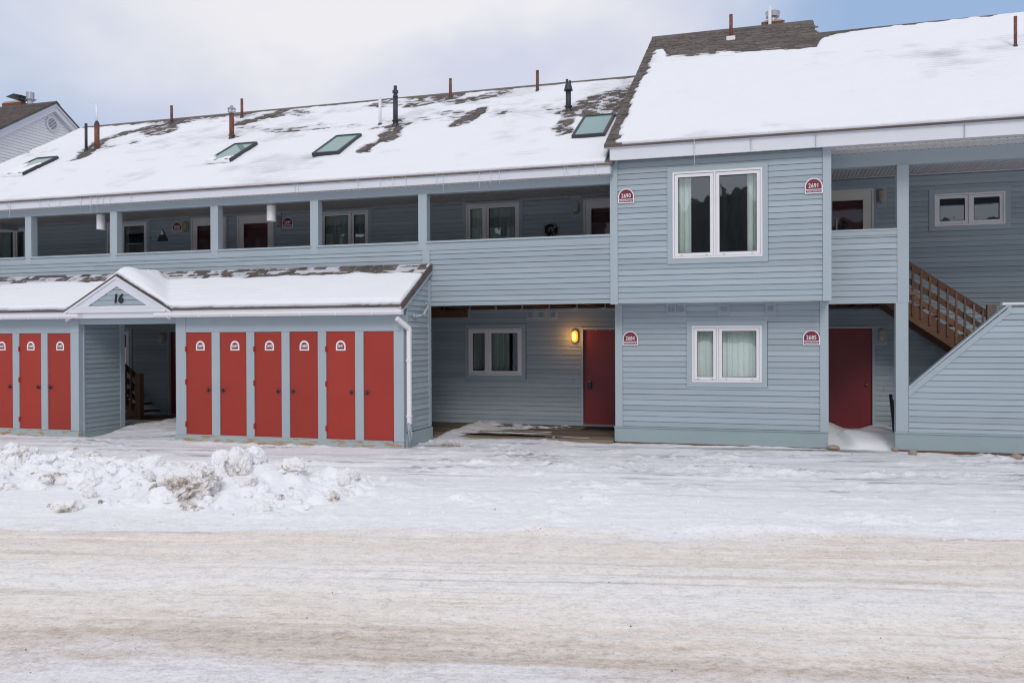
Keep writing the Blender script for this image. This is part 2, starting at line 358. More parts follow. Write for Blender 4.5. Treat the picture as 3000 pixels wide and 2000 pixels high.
def ground_mat():
    m, t, b = mat('snowy_ground'); P = posmap(t)
    rotp = posmap(t, (1, 1, 1), (0, 0, -.2))
    sx = nd(t, 'ShaderNodeSeparateXYZ'); t.links.new(P, sx.inputs[0])
    tt = mth(t, 'SUBTRACT', mth(t, 'SUBTRACT', sx.outputs[1], 8.75), mth(t, 'MULTIPLY', sx.outputs[0], .205))
    def st(scale, sxy, det=5, r=.62, loc=(0, 0, 0)):
        mp = nd(t, 'ShaderNodeMapping'); mp.inputs['Scale'].default_value = (sxy[0], sxy[1], 1); mp.inputs['Location'].default_value = loc; t.links.new(rotp, mp.inputs['Vector'])
        return noise(t, mp.outputs['Vector'], scale, det, r)
    streak = st(1.0, (.28, 1.9)); streak2 = st(1.0, (.55, 4.5), 6, .68, (3, 7, 0)); big = st(.5, (.5, 1.2), 4, .6, (9, 2, 0)); fine = noise(t, P, 34, 4, .75); mid = noise(t, P, 7, 5, .7)
    snowc = mixc(t, mth(t, 'MULTIPLY', mid, .25), (.93, .93, .945, 1), (.86, .86, .89, 1))
    # clean part: thin grey ice where the plow scraped
    lane = nd(t, 'ShaderNodeMapRange'); lane.inputs['From Min'].default_value = 10.2; lane.inputs['From Max'].default_value = 12.6; t.links.new(sx.outputs[1], lane.inputs['Value'])
    lanef = lane.outputs[0]
    icef = mth(t, 'MULTIPLY', ramp(t, mth(t, 'ADD', mth(t, 'MULTIPLY', streak2, .65), mth(t, 'MULTIPLY', streak, .35)), .40, .60), mth(t, 'MULTIPLY_ADD', lanef, .56, .0))
    clean = mixc(t, icef, snowc, (.50, .51, .57, 1))
    dk = mth(t, 'MULTIPLY', ramp(t, streak2, .56, .67), mth(t, 'MULTIPLY', lanef, .75))
    clean = mixc(t, dk, clean, (.17, .16, .17, 1))
    # road: bands of sanded, packed and loose snow, following the lane
    wob = st(1.0, (.22, .9), 4, .6, (2, 9, 0)); tn = mth(t, 'ADD', tt, mth(t, 'MULTIPLY_ADD', wob, 2.2, -1.1)); tn = mth(t, 'ADD', tn, mth(t, 'MULTIPLY_ADD', streak2, 1.0, -.5))
    tr = nd(t, 'ShaderNodeMapRange'); tr.inputs['From Min'].default_value = -4.6; tr.inputs['From Max'].default_value = .6; t.links.new(tn, tr.inputs['Value'])
    cr_ = nd(t, 'ShaderNodeValToRGB'); e = cr_.color_ramp.elements
    stops = [(-4.6, (.90, .89, .895)), (-3.75, (.86, .84, .835)), (-3.3, (.72, .63, .55)), (-2.95, (.86, .785, .70)), (-2.3, (.92, .865, .79)), (-1.75, (.93, .905, .87)), (-1.2, (.90, .85, .79)), (-.6, (.87, .80, .715)), (-.12, (.88, .82, .75)), (.2, (.92, .91, .92)), (.6, (.93, .93, .945))]
    e[0].position = 0; e[0].color = c4(stops[0][1]); e[1].position = 1; e[1].color = c4(stops[-1][1])
    for q, c in stops[1:-1]: k = e.new((q+4.6)/5.2); k.color = c4(c)
    t.links.new(tr.outputs[0], cr_.inputs['Fac'])
    near = nd(t, 'ShaderNodeMapRange'); near.interpolation_type = 'SMOOTHSTEP'; near.inputs['From Min'].default_value = -.25; near.inputs['From Max'].default_value = .95
    near.inputs['To Min'].default_value = 1; near.inputs['To Max'].default_value = 0; t.links.new(tn, near.inputs['Value'])
    road = cr_.outputs['Color']
    # scuffed patches, tyre streaks
    scf = st(1.0, (1.2, 6.5), 6, .80, (4, 4, 0)); road = mixc(t, mth(t, 'MULTIPLY', ramp(t, scf, .50, .66), .55), road, (.93, .925, .93, 1))
    trk = st(1.0, (.13, 7.5), 6, .72, (1, 4, 0)); grp = st(1.0, (.35, .9), 3, .6, (7, 3, 0))
    road = mixc(t, mth(t, 'MULTIPLY', mth(t, 'MULTIPLY', ramp(t, trk, .50, .64), .75), ramp(t, grp, .40, .60)), road, (.60, .49, .385, 1))
    rimn = st(1.0, (9, 11), 6, .85, (3, 3, 0)); rz = nd(t, 'ShaderNodeMapRange'); rz.inputs['From Min'].default_value = 0; rz.inputs['From Max'].default_value = .75; rz.inputs['To Min'].default_value = 1; rz.inputs['To Max'].default_value = 0; t.links.new(mth(t, 'ABSOLUTE', mth(t, 'ADD', tn, 3.3)), rz.inputs['Value'])
    road = mixc(t, mth(t, 'MULTIPLY', rz.outputs[0], mth(t, 'MULTIPLY', ramp(t, rimn, .48, .62), .7)), road, (.47, .36, .27, 1))
    dsm = st(1.0, (1.2, 4.0), 6, .8, (11, 6, 0)); road = mixc(t, mth(t, 'MULTIPLY', ramp(t, dsm, .58, .74), .38), road, (.56, .50, .45, 1))
    out = mixc(t, near.outputs[0], clean, road)
    # grain: sand, frozen crumbs, dark specks
    g1 = st(1.0, (24, 23), 5, .85, (1, 1, 0)); g2 = st(1.0, (5.5, 7.5), 5, .8, (6, 2, 0)); amt = mth(t, 'MULTIPLY_ADD', near.outputs[0], .50, .28)
    gv = mth(t, 'ADD', mth(t, 'MULTIPLY', mth(t, 'SUBTRACT', g1, .5), 1.5), mth(t, 'MULTIPLY', mth(t, 'SUBTRACT', g2, .5), 1.3))
    gm = mth(t, 'MULTIPLY_ADD', mth(t, 'MULTIPLY', gv, amt), 1.0, 1.02); gm = mth(t, 'MINIMUM', gm, 1.07)
    vs = nd(t, 'ShaderNodeVectorMath', operation='SCALE'); t.links.new(out, vs.inputs[0]); t.links.new(gm, vs.inputs['Scale']); out = vs.outputs[0]
    spk = ramp(t, st(1.0, (30, 26), 4, .8, (8, 8, 0)), .59, .69); out = mixc(t, mth(t, 'MULTIPLY', spk, mth(t, 'MULTIPLY_ADD', near.outputs[0], .40, .08)), out, (.26, .20, .16, 1))
    # thawed gravel strip along the wall foot
    foot = mth(t, 'SUBTRACT', sx.outputs[1], mth(t, 'MULTIPLY_ADD', sx.outputs[0], .05, 15.66))
    fr_ = nd(t, 'ShaderNodeMapRange'); fr_.inputs['From Min'].default_value = .03; fr_.inputs['From Max'].default_value = .13; fr_.inputs['To Min'].default_value = 1; fr_.inputs['To Max'].default_value = 0
    t.links.new(mth(t, 'ABSOLUTE', foot), fr_.inputs['Value'])
    fx = nd(t, 'ShaderNodeMapRange'); fx.inputs['From Min'].default_value = -3.2; fx.inputs['From Max'].default_value = .2; t.links.new(sx.outputs[0], fx.inputs['Value'])
    fx2 = nd(t, 'ShaderNodeMapRange'); fx2.inputs['From Min'].default_value = 1.2; fx2.inputs['From Max'].default_value = 2.4; fx2.inputs['To Min'].default_value = 1; fx2.inputs['To Max'].default_value = 0; t.links.new(sx.outputs[0], fx2.inputs['Value'])
    ff = mth(t, 'MULTIPLY', mth(t, 'MULTIPLY', fr_.outputs[0], mth(t, 'MULTIPLY', fx.outputs[0], fx2.outputs[0])), ramp(t, streak2, .34, .50))
    out = mixc(t, mth(t, 'MULTIPLY', ff, .85), out, (.12, .105, .085, 1))
    t.links.new(out, b.inputs['Base Color']); b.inputs['Specular IOR Level'].default_value = .25
    t.links.new(mth(t, 'MULTIPLY_ADD', icef, -.35, .85), b.inputs['Roughness'])
    hb = mth(t, 'ADD', mth(t, 'MULTIPLY', mid, .6), mth(t, 'ADD', mth(t, 'MULTIPLY', g1, .35), mth(t, 'ADD', mth(t, 'MULTIPLY', g2, .5), mth(t, 'MULTIPLY', streak2, .5))))
    bump(t, b, hb, .75, .04); return m
M['ground'] = ground_mat()
gx = np.arange(-24, 14.01, .05); gy = np.arange(2.0, 18.81, .05)
GX, GY = np.meshgrid(gx, gy); GZ = gz(GX, GY)
edge = np.minimum(np.minimum(GX+24, 14-GX), np.minimum(GY-2.0, 18.8-GY)); GZ = GZ*sst(0, .8, edge)-.0*(edge < 0)
cx = .25*(GX[:-1, :-1]+GX[1:, 1:]+GX[:-1, 1:]+GX[1:, :-1]); cy = .25*(GY[:-1, :-1]+GY[1:, 1:]+GY[:-1, 1:]+GY[1:, :-1])
isroad = road_t(cx, cy) < 0
# outer sheet joined to the yard
o = link('ground', grid_mesh('ground', GX, GY, GZ, M['ground'], ~isroad)); tag(o, kind='structure')
o = link('road', grid_mesh('road', GX, GY, GZ, M['ground'], isroad)); tag(o, kind='structure')
mb = MB()
for a in ((-900, -24, -900, 900), (14, 900, -900, 900), (-24, 14, -900, 2.0), (-24, 14, 18.8, 900)):
    mb.poly([(a[0], a[2], 0), (a[1], a[2], 0), (a[1], a[3], 0), (a[0], a[3], 0)], [(0, 1, 2, 3)])
o = part('snowfield', mb, M['ground'], None); tag(o, kind='structure')

# wooded hills behind the photographer (the panes mirror them)
th = np.linspace(R_(180), R_(360), 900); rr = np.array([230, 300, 380, 480.])
HX = np.outer(rr, np.cos(th)); HY = np.outer(rr, np.sin(th))
prof = 40+22*fbm(th*3.2, th*0, 71, 4)+15*np.exp(-((th-R_(267))/.07)**2)
rag = (fbm(th*160, th*0, 75, 4)-.5)*11
HZ = np.stack([np.full_like(th, -1), prof*.55+rag*.5, prof+rag, prof*.9])
o = link('hills', grid_mesh('hills', HX, HY, HZ, M['hill'])); tag(o, kind='structure')
def bare_tree(loc, H, seed, label):
    rnd = random.Random(seed); t = thing('bare_tree', label, 'tree', loc); tr = MB(); br = MB()
    def grow(m, p, d, L, r, dep):
        segs = 3
        for i in range(segs):
            q = p+d*L/segs; m.tube(p, q, r, r*.85, 6 if dep < 2 else 4, caps=False); r *= .85; p = q
            d = (d+Vector((rnd.uniform(-1, 1), rnd.uniform(-1, 1), rnd.uniform(-.3, .6)))*.16).normalized()
        if dep < 5:
            for k in range(3 if dep < 4 else 2):
                nd_ = (d*.75+Vector((rnd.uniform(-1, 1), rnd.uniform(-1, 1), rnd.uniform(-.15, .9)))*.75).normalized()
                grow(br, p, nd_, L*rnd.uniform(.6, .8), r*.62, dep+1)
    grow(tr, Vector((0, 0, 0)), Vector((0, 0, 1)), H*.3, H*.018, 0)
    lpart('trunk', tr, M['bark'], t); lpart('crown', br, M['bark'], t)
bare_tree((-3.5, -26, -.1), 13, 5, 'leafless tree mirrored in the large upper window, behind the photographer')

# ------------------------------------------------------------------ clapboard walls
CLAP = MB().prism([(0, .0), (-.021, .0), (-.006, EXP*.955), (0, EXP*.955)], 'x', 0, 1)
clap_me = {}
def clap_mesh(key='clap'):
    if key not in clap_me: clap_me[key] = CLAP.mesh('clapboard', M[key])
    return clap_me[key]
rng = random.Random(4)
def claps(wall, Y, spans, z0, z1, zref, cut=(), face='-y', key='clap', clip=None):
    """rows of clapboards on a wall plane. spans: list of (x0,x1). cut: rectangles (x0,x1,z0,z1) left open"""
    k0 = math.floor((z0-zref)/EXP); z = zref+k0*EXP; H_ = EXP*.955
    def lay(p, q, a, b):
        if clip: p, q = clip(p, q, a)
        if q-p < .03 or b-a < .012: return
        pieces = [(p, q)]
        if q-p > 4.4:       # long rows are several boards butted end to end
            n = int((q-p)/3.6)+1; cuts = [p]+[p+(q-p)*(i+rng.uniform(-.25, .25))/n for i in range(1, n)]+[q]
            pieces = [(cuts[i]+.0015, cuts[i+1]-.0015) for i in range(n)]
        for (u, w) in pieces:
            o = link('clapboard', clap_mesh(key), wall); jz = rng.uniform(-.0016, .0016); hh = (b-a)/H_
            if face == '-y':
                o.location = (u, Y-rng.uniform(0, .002), a+jz); o.scale = (w-u, 1, hh); o.rotation_euler = (0, rng.uniform(-.0009, .0009)*min(1, 2/(w-u)), 0)
            else:           # wall facing +X: Y is the X of the plane, the span runs along y
                o.location = (Y+rng.uniform(0, .002), u, a+jz); o.scale = (w-u, 1, hh); o.rotation_euler = (0, 0, math.pi/2)
    while z < z1-.012:
        lo, hi = max(z, z0), min(z+H_, z1)
        for (a, b) in spans:
            hit = [c for c in cut if c[1] > a and c[0] < b and c[3]-.02 > lo and c[2]+.02 < hi]
            xs = sorted({a, b, *[min(max(c[0], a), b) for c in hit], *[min(max(c[1], a), b) for c in hit]})
            runs = []
            for p, q in zip(xs[:-1], xs[1:]):
                m = (p+q)/2; cs_ = [c for c in hit if c[0] < m < c[1]]; iv = [(lo, hi)]
                for c in cs_:
                    nv_ = []
                    for (u, w) in iv:
                        if c[2]+.02 > u: nv_.append((u, min(w, c[2]+.02)))
                        if c[3]-.02 < w: nv_.append((max(u, c[3]-.02), w))
                    iv = [t_ for t_ in nv_ if t_[1]-t_[0] > .012]
                for t_ in iv:
                    if runs and runs[-1][1] == p and abs(runs[-1][2]-t_[0]) < 1e-6 and abs(runs[-1][3]-t_[1]) < 1e-6: runs[-1] = (runs[-1][0], q, t_[0], t_[1])
                    else: runs.append((p, q, t_[0], t_[1]))
            for (p, q, u, w) in runs: lay(p, q, u, w)
        z += EXP
def sheathing(name, parent, Y, x0, x1, z0, z1, holes, thick=.10, m='gap'):
    """wall core with real openings"""
    xs = sorted({x0, x1, *[min(max(h[0], x0), x1) for h in holes], *[min(max(h[1], x0), x1) for h in holes]}); mb = MB()
    for a, b in zip(xs[:-1], xs[1:]):
        if b-a < 1e-4: continue
        c = (a+b)/2; bl = sorted([(h[2], h[3]) for h in holes if h[0] < c < h[1]]); z = z0
        for lo, hi in bl:
            if lo > z: mb.box(a, b, Y, Y+thick, z, lo)
            z = max(z, hi)
        if z < z1: mb.box(a, b, Y, Y+thick, z, z1)
    return part(name, mb, M[m], parent)

# ------------------------------------------------------------------ windows and doors
def frame_mb(x0, x1, z0, z1, y0, y1, w, wb=None):
    wb = w if wb is None else wb; mb = MB()
    mb.box(x0, x0+w, y0, y1, z0, z1); mb.box(x1-w, x1, y0, y1, z0, z1); mb.box(x0+w, x1-w, y0, y1, z1-w, z1); mb.box(x0+w, x1-w, y0, y1, z0, z0+wb); return mb
def curtain_mb(x0, x1, z0, z1, y, folds=9, amp=.018, seed=0, open_=None):
    r = random.Random(seed); n = max(8, int((x1-x0)*90)); mb = MB(); ph = [r.uniform(0, 6) for _ in range(3)]
    def yy(x): return y+amp*(math.sin(x*folds*6.28+ph[0])+.6*math.sin(x*folds*13+ph[1])+.4*math.sin(x*folds*29+ph[2]))
    xs = [x0+(x1-x0)*i/n for i in range(n+1)]
    pts = [(x, yy(x), z0) for x in xs]+[(x, yy(x)*.5+y*.5, z1) for x in xs]
    mb.poly(pts, [(i, i+1, n+2+i, n+1+i) for i in range(n)]); return mb
def window(parent, Y, x0, x1, z0, z1, split, casing=.09, top=None, curtain=None, dark=True, label=None, seed=0):
    """two-sash white window; x0..z1 is the white frame's outside; split = fraction of the first sash"""
    w = part('window', frame_mb(x0, x1, z0, z1, Y-.040, Y+.07, .032), M['vinyl'], parent, )
    if label: w['label'] = label
    ct = z1+casing if top is None else top
    mb = MB(); mb.box(x0-casing, x0-.001, Y-.031, Y+.02, z0-casing, ct); mb.box(x1+.001, x1+casing, Y-.031, Y+.02, z0-casing, ct)
    mb.box(x0-.001, x1+.001, Y-.030, Y+.02, z1+.001, ct); mb.box(x0-.001, x1+.001, Y-.030, Y+.02, z0-casing, z0-.001)
    part('casing', mb, M['trimx'], w)
    iw = x1-x0-.064; xm = x0+.032+iw*split
    part('mullion', MB().box(xm-.017, xm+.017, Y-.036, Y+.07, z0+.033, z1-.033), M['vinyl'], w)
    for a, b in ((x0+.036, xm-.021), (xm+.021, x1-.036)):
        part('sash', frame_mb(a, b, z0+.037, z1-.037, Y-.020, Y+.035, .060), M['vinyl'], w)
        part('pane', MB().box(a+.062, b-.062, Y+.008, Y+.013, z0+.099, z1-.099), M['glass'], w)
        part('gasket', frame_mb(a+.058, b-.058, z0+.095, z1-.095, Y-.0215, Y+.005, .008), M['dgrey'], w)
        for fx in (.18, .82): part('latch', MB().box(a+(b-a)*fx-.018, a+(b-a)*fx+.018, Y-.028, Y-.021, z0+.050, z0+.060), M['steel'], w)
    # the room behind
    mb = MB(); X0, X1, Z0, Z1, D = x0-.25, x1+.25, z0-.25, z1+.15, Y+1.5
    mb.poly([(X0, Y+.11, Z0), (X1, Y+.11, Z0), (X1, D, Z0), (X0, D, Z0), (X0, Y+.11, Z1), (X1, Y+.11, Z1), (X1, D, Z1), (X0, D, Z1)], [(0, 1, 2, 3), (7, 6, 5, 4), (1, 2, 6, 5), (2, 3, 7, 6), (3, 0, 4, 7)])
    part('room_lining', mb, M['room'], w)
    if curtain:
        for (a, b, k, f) in curtain: part('curtain', curtain_mb(x0+(x1-x0)*a, x0+(x1-x0)*b, z0-.05, z1+.03, Y+.17, f, seed=seed), M[k], w)
    return w
def knob(parent, x, z, y, m='knob', r=.028):
    mb = MB(); mb.tube((x, y, z), (x, y-.008, z), r*1.15, n=14); mb.tube((x, y-.008, z), (x, y-.035, z), r*.42, n=10); mb.tube((x, y-.035, z), (x, y-.05, z), r*.75, r, 14); mb.tube((x, y-.05, z), (x, y-.066, z), r, r*.6, 14)
    return part('knob', mb, M[m], parent, True)
def storm_door(parent, Y, x0, x1, z0, z1, frame='storm', red=True, glass_top=None, gx=None, label=None):
    d = part('storm_door', frame_mb(x0, x1, z0, z1, Y-.040, Y+.06, .035), M[frame], parent)
    if label: d['label'] = label
    gx = gx or (x0+.165, x1-.165); gt = glass_top or z1-.19; mb = MB()
    mb.box(x0+.037, gx[0], Y-.022, Y+.012, z0, z1-.037); mb.box(gx[1], x1-.037, Y-.022, Y+.012, z0, z1-.037); mb.box(gx[0], gx[1], Y-.022, Y+.012, gt, z1-.037); mb.box(gx[0], gx[1], Y-.022, Y+.012, z0, z0+.3)
    part('door_leaf', mb, M[frame], d)
    part('pane', MB().box(gx[0], gx[1], Y-.006, Y-.001, z0+.3, gt), M['stormglass'], d)
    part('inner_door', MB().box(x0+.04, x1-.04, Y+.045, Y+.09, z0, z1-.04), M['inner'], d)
    mb = MB(); mb.box(x0-.055, x0-.001, Y-.032, Y+.02, z0, z1+.055); mb.box(x1+.001, x1+.055, Y-.032, Y+.02, z0, z1+.055); mb.box(x0-.001, x1+.001, Y-.031, Y+.02, z1+.001, z1+.055)
    part('casing', mb, M['trimx'], d); return d
def unit_door(parent, Y, x0, x1, z0, z1, kx, casing=.045, label=None):
    d = part('door', MB().box(x0, x1, Y+.05, Y+.095, z0, z1), M['maroon'], parent)
    if label: d['label'] = label
    mb = MB(); mb.box(x0-casing, x0-.001, Y-.032, Y+.10, z0-.03, z1+casing); mb.box(x1+.001, x1+casing, Y-.032, Y+.10, z0-.03, z1+casing); mb.box(x0-.001, x1+.001, Y-.031, Y+.10, z1+.001, z1+casing)
    part('door_frame', mb, M['trim'], d)
    part('threshold', MB().box(x0, x1, Y-.03, Y+.049, z0-.03, z0-.003), M['steel'], d)
    if kx: knob(d, kx, z0+.90, Y+.05, 'brass')
    return d

# ------------------------------------------------------------------ lettering
def text_mesh(s, size, m, extrude=.002, bold=.0, shear=0.0, space=1.0):
    c = bpy.data.curves.new('lettering', 'FONT'); c.body = s; c.size = size; c.extrude = extrude; c.offset = bold; c.shear = shear
    c.align_x = 'CENTER'; c.align_y = 'CENTER'; c.space_character = space; c.resolution_u = 3
    o = bpy.data.objects.new('lettering', c); col.objects.link(o); bpy.context.view_layer.update()
    me = bpy.data.meshes.new_from_object(o.evaluated_get(bpy.context.evaluated_depsgraph_get())); bpy.data.objects.remove(o)
    me.materials.clear(); me.materials.append(m); return me
def put_text(parent, s, size, x, y, z, m, bold=0.0, shear=0, ext=.002, sx=1.0, space=1.0, name='lettering'):
    o = link(name, text_mesh(s, size, m, ext, bold, shear, space), parent, (x, y, z)); o.rotation_euler = (math.pi/2, 0, 0); o.scale = (sx, 1, 1); return o
def arch(w, h, n=14, cz=0, x=0):
    r = w/2; pts = [(x-r, cz), (x+r, cz)]; hh = h-r
    return pts+[(x+r*math.cos(math.pi*i/n), cz+hh+r*math.sin(math.pi*i/n)) for i in range(n+1)]

# ================================================================== GALLERY BUILDING (left wing)
GB = thing('gallery_building', 'long blue-grey clapboard building with an open upper gallery behind the red locker shed', 'building', (-11.2, 16.6, 0))
XL = -19.3; WX = -20.7     # roof edge, end of the gallery wall
LS = (8.26-5.13)/(20.56-15.13)
def lroof(X, Y): return 5.13+LS*(Y-FA)
# ground storey wall, gallery wall
win_b = [(-6.474, -5.246, 1.165, 2.193)]
entry_win = (-16.9, -15.67, 1.152, 2.199)
h5 = [(-6.474, -5.246, 1.165, 2.193), (-3.872, -3.10, .10, 2.165), entry_win, (-14.464, -13.70, .10, 2.176)]
w = sheathing('wall', GB, WL, WX, -2.70, -.05, 2.80, h5)
cut5 = [(-6.566, -5.136, 1.066, 2.293), (-3.917, -2.9, 0, 2.21), (-4.158, -3.915, 1.794, 2.225), (-5.142, -4.427, 2.382, 2.64),
        (entry_win[0]-.09, entry_win[1]+.09, entry_win[2]-.09, entry_win[3]+.09), (-14.51, -13.6, 0, 2.22)]
claps(w, WL, [(-17.6, -12.6), (-7.6, -2.78)], .08, 2.62, 1.111, cut5)
window(GB, WL, -6.474, -5.246, 1.165, 2.193, .36, curtain=[(.02, .36, 'curtaindk', 30), (.40, .72, 'curtaindk', 8)], seed=2, label='ground-floor window left of the lit lamp')
window(GB, WL, *entry_win, .36, curtain=None, seed=3, label='dark window glimpsed through the shed passage')
unit_door(GB, WL, -3.870, -3.05, .125, 2.163, None, label='maroon front door beside the lit lamp')
unit_door(GB, WL, -14.462, -13.70, .115, 2.174, -13.80, label='maroon front door in the dark passage')
for i, (x) in enumerate((-5.045, -4.798, -4.535)):
    v = part('louvre_vent', frame_mb(x-.080, x+.080, 2.417, 2.580, WL-.050, WL-.0285, .018), M['trimx'], GB)
    part('inner_frame', frame_mb(x-.058, x+.058, 2.440, 2.557, WL-.047, WL-.0285, .008), M['trimx'], v)
    for k in range(3):
        mb = MB(); mb.prism([(WL-.046, 2.450+k*.034), (WL-.043, 2.450+k*.034), (WL-.0285, 2.480+k*.034), (WL-.031, 2.480+k*.034)], 'x', x-.050, x+.050); part('slat', mb, M['trimx'], v)
box('vent_board', M['trimx'], GB, -5.142, -4.427, WL-.028, WL+.01, 2.385, 2.618)
box('utility_plate', M['trimx'], GB, -4.10, -4.085, WL-.027, WL-.012, 1.01, 1.09)
# upper gallery wall
uz = (3.42, 4.985)
wins = [('a', -20.19, -18.96, .70), ('b', -16.33, -15.105, .36), ('c', -10.165, -8.935, .64), ('d', -6.522, -5.292, .36)]
hu = [(x0, x1, uz[0], uz[1]-.02) for _, x0, x1, s in wins]+[(-13.783, -12.781, 2.83, 4.98), (-12.45, -11.448, 2.83, 4.978), (-3.846, -2.85, 2.83, 4.942)]
wu = sheathing('wall', GB, WL, WX, -2.70, 2.803, 5.04, hu)
cutu = [(x0-.09, x1+.09, 3.3, 5.04) for _, x0, x1, s in wins]+[(-13.84, -12.72, 2.8, 5.04), (-12.51, -11.39, 2.8, 5.04), (-3.90, -2.8, 2.8, 5.04), (-4.13, -3.9, 4.6, 5.04), (-11.40, -11.23, 4.6, 5.04), (-14.08, -13.84, 4.56, 5.04)]
claps(wu, WL, [(WX, -2.85)], 3.25, 5.02, 1.111+.012, cutu)
lab = {'a': 'gallery window at the far left edge', 'b': 'gallery window left of the mountain sign', 'c': 'gallery window right of the unit 2689 door', 'd': 'gallery window left of the wreath'}
for i, (k, x0, x1, s) in enumerate(wins):
    cu = {'a': [(0, .4, 'curtaindk', 10)], 'b': [(.05, .4, 'curtaindk', 12)], 'c': [(.02, .52, 'curtaindk', 8), (.62, .98, 'curtaindk', 12)], 'd': [(.02, .36, 'curtain', 14), (.40, .98, 'curtaindk', 9)]}[k]
    window(GB, WL, x0, x1, uz[0], uz[1]-.02, s, top=5.034, curtain=cu, seed=20+i, label=lab[k])
for a in ((-14.075, -13.845), (-11.395, -11.235), (-4.125, -3.905)): box('lamp_board', M['trimx'], GB, a[0], a[1], WL-.028, WL+.01, 4.565, 5.03)
storm_door(GB, WL, -13.783, -12.781, 2.83, 4.98, label='pale storm door of the gallery flat numbered 2688')
storm_door(GB, WL, -12.45, -11.448, 2.83, 4.978, label='pale storm door of the gallery flat numbered 2689')
storm_door(GB, WL, -3.846, -2.86, 2.83, 4.942, label='pale storm door beside the wreath')
# gallery floor, joists and the dropped beam
fl = box('gallery_floor', M['joist'], GB, WX, -2.66, F2+.05, WL-.002, 2.79, 2.83)
part('ledger', MB().box(WX, -2.72, WL-.04, WL-.012, 2.619, 2.788), M['joist'], GB)
part('rim_board', MB().box(WX, -2.80, F2+.05, F2+.09, 2.63, 2.788), M['joist'], GB)
jx = [-7.08+.611*k for k in range(8)]
for x in jx[:7]+[-15.6, -15.0, -14.4, -13.8, -13.2, -12.6]:
    j = box('joist', M['joist'], GB, x-.019, x+.019, F2+.092, WL-.042, 2.625, 2.788)
    hm = MB(); hm.box(x-.03, x-.021, WL-.10, WL-.042, 2.622, 2.76); hm.box(x+.021, x+.03, WL-.10, WL-.042, 2.622, 2.76); hm.box(x-.03, x+.03, WL-.10, WL-.042, 2.618, 2.623); hm.box(x-.045, x+.045, WL-.0435, WL-.0415, 2.625, 2.76)
    part('joist_hanger', hm, M['steel'], j)
box('dropped_beam', M['joist'], GB, -7.7, -6.50, WL-.30, WL-.013, 2.452, 2.617)
# parapet of the gallery
pw = MB().box(-6.30, -2.79, F2+.002, F2+.05, 2.63, 3.70); pw.box(WX, -6.362, F2+.002, F2+.05, 2.63, 3.70)
pw = part('parapet', pw, M['gap'], GB)
claps(pw, F2, [(-6.300, -2.790)], 2.64, 3.685, 3.610, ())
claps(pw, F2, [(WX, -6.455)], 3.28, 3.685, 3.610, ())
box('corner_board', M['trim'], GB, -6.450, -6.302, F2-.030, F2+.02, 2.63, 3.70)
box('sill_board', M['trimx'], GB, -6.300, -2.790, F2-.020, F2+.02, 2.613, 2.646)
for a, b in ((-6.362, -2.79), (-8.718, -6.54), (-11.069, -8.898), (-13.64, -11.252), (-15.991, -13.821), (WX, -16.166)):
    c = box('rail_cap', M['trim'], GB, a-.03 if a > WX else a, b+.012, F2-.045, F2+.16, 3.828, 3.862)
for a, b in ((-6.362, -2.79), (WX, -6.364)):
    box('rail_board', M['trimx'], GB, a, b, F2-.016, F2+.12, 3.705, 3.826)
    box('rail_ledge', M['trim'], GB, a, b, F2-.026, F2+.05, 3.685, 3.703)
for a, b in ((-16.166, -15.991), (-13.821, -13.64), (-11.252, -11.069), (-8.898, -8.718), (-6.54, -6.362)):
    box('column', M['trim'], GB, a, b, F2-.020, F2+.15, 3.70, 4.782)
box('beam', M['trimx'], GB, WX, -2.785, F2-.004, F2+.15, 4.78, 4.926)
# gallery ceiling of narrow boards
ce = box('ceiling', M['gap'], GB, WX, -2.70, F2+.10, WL-.002, 5.052, 5.08)
cb = MB().box(0, .060, F2+.152, WL-.013, 5.034, 5.050).mesh('ceiling_board', M['soffit'])
x = -19.4
while x < -2.80:
    o = link('ceiling_board', cb, ce, (x, 0, 0)); x += .0722
o = part('cornice_strip', MB().box(WX, -2.75, WL-.030, WL-.004, 5.024, 5.038), M['soffit'], GB)
# eave: fascia, soffit, drip edge
box('fascia', M['white'], GB, XL-.1, -2.752, FA-.001, FA+.02, 4.921, 5.058)
box('fascia_crown', M['white'], GB, XL-.1, -2.752, FA-.030, FA+.02, 5.060, 5.112)
box('fascia_end', M['trim'], GB, -2.750, -2.725, FA-.002, F2-.03, 4.905, 5.118)
so_ = MB()
x = XL
while x < -2.80: so_.box(x, x+.108, FA+.021, F2-.005, 4.929, 4.945); x += .118
so_.box(XL, -2.76, FA+.021, F2-.005, 4.937, 4.95)
part('soffit', so_, M['soffit'], GB)
sv = MB(); x = -15.0
while x < -2.85: sv.box(x-.011, x+.011, FA+.10, FA+.115, 4.926, 4.9285); x += .118
o = part('soffit_vents', sv, M['black'], GB); tag(o, kind='stuff')
# roof
rf = MB()
rf.prism([(FA-.05, lroof(0, FA-.05)-.004), (20.56, 8.26-.004), (20.56, 8.10), (FA+.03, lroof(0, FA+.03)-.09), (FA-.05, lroof(0, FA-.05)-.03)], 'x', XL-.12, -2.70)
rf.prism([(20.56, 8.256), (26.0, 8.256-LS*5.44), (26.0, 8.1-LS*5.44), (20.56, 8.09)], 'x', XL-.12, -2.70)
rf = part('roof', rf, M['shingle'], GB)
ss = MB(); x = XL-.13
while x < -2.75:
    ss.prism([(20.40, lroof(0, 20.40)+.012), (20.56, 8.285), (20.70, 8.26-LS*.14+.012), (20.70, 8.26-LS*.14+.004), (20.56, 8.276), (20.40, lroof(0, 20.40)+.004)], 'x', x, x+.145); x += .147
part('ridge_cap', ss, M['shingle'], rf)
box('wall', M['clap'], GB, WX-.1, WX, F2+.2, 20.6, 0, 5.0)
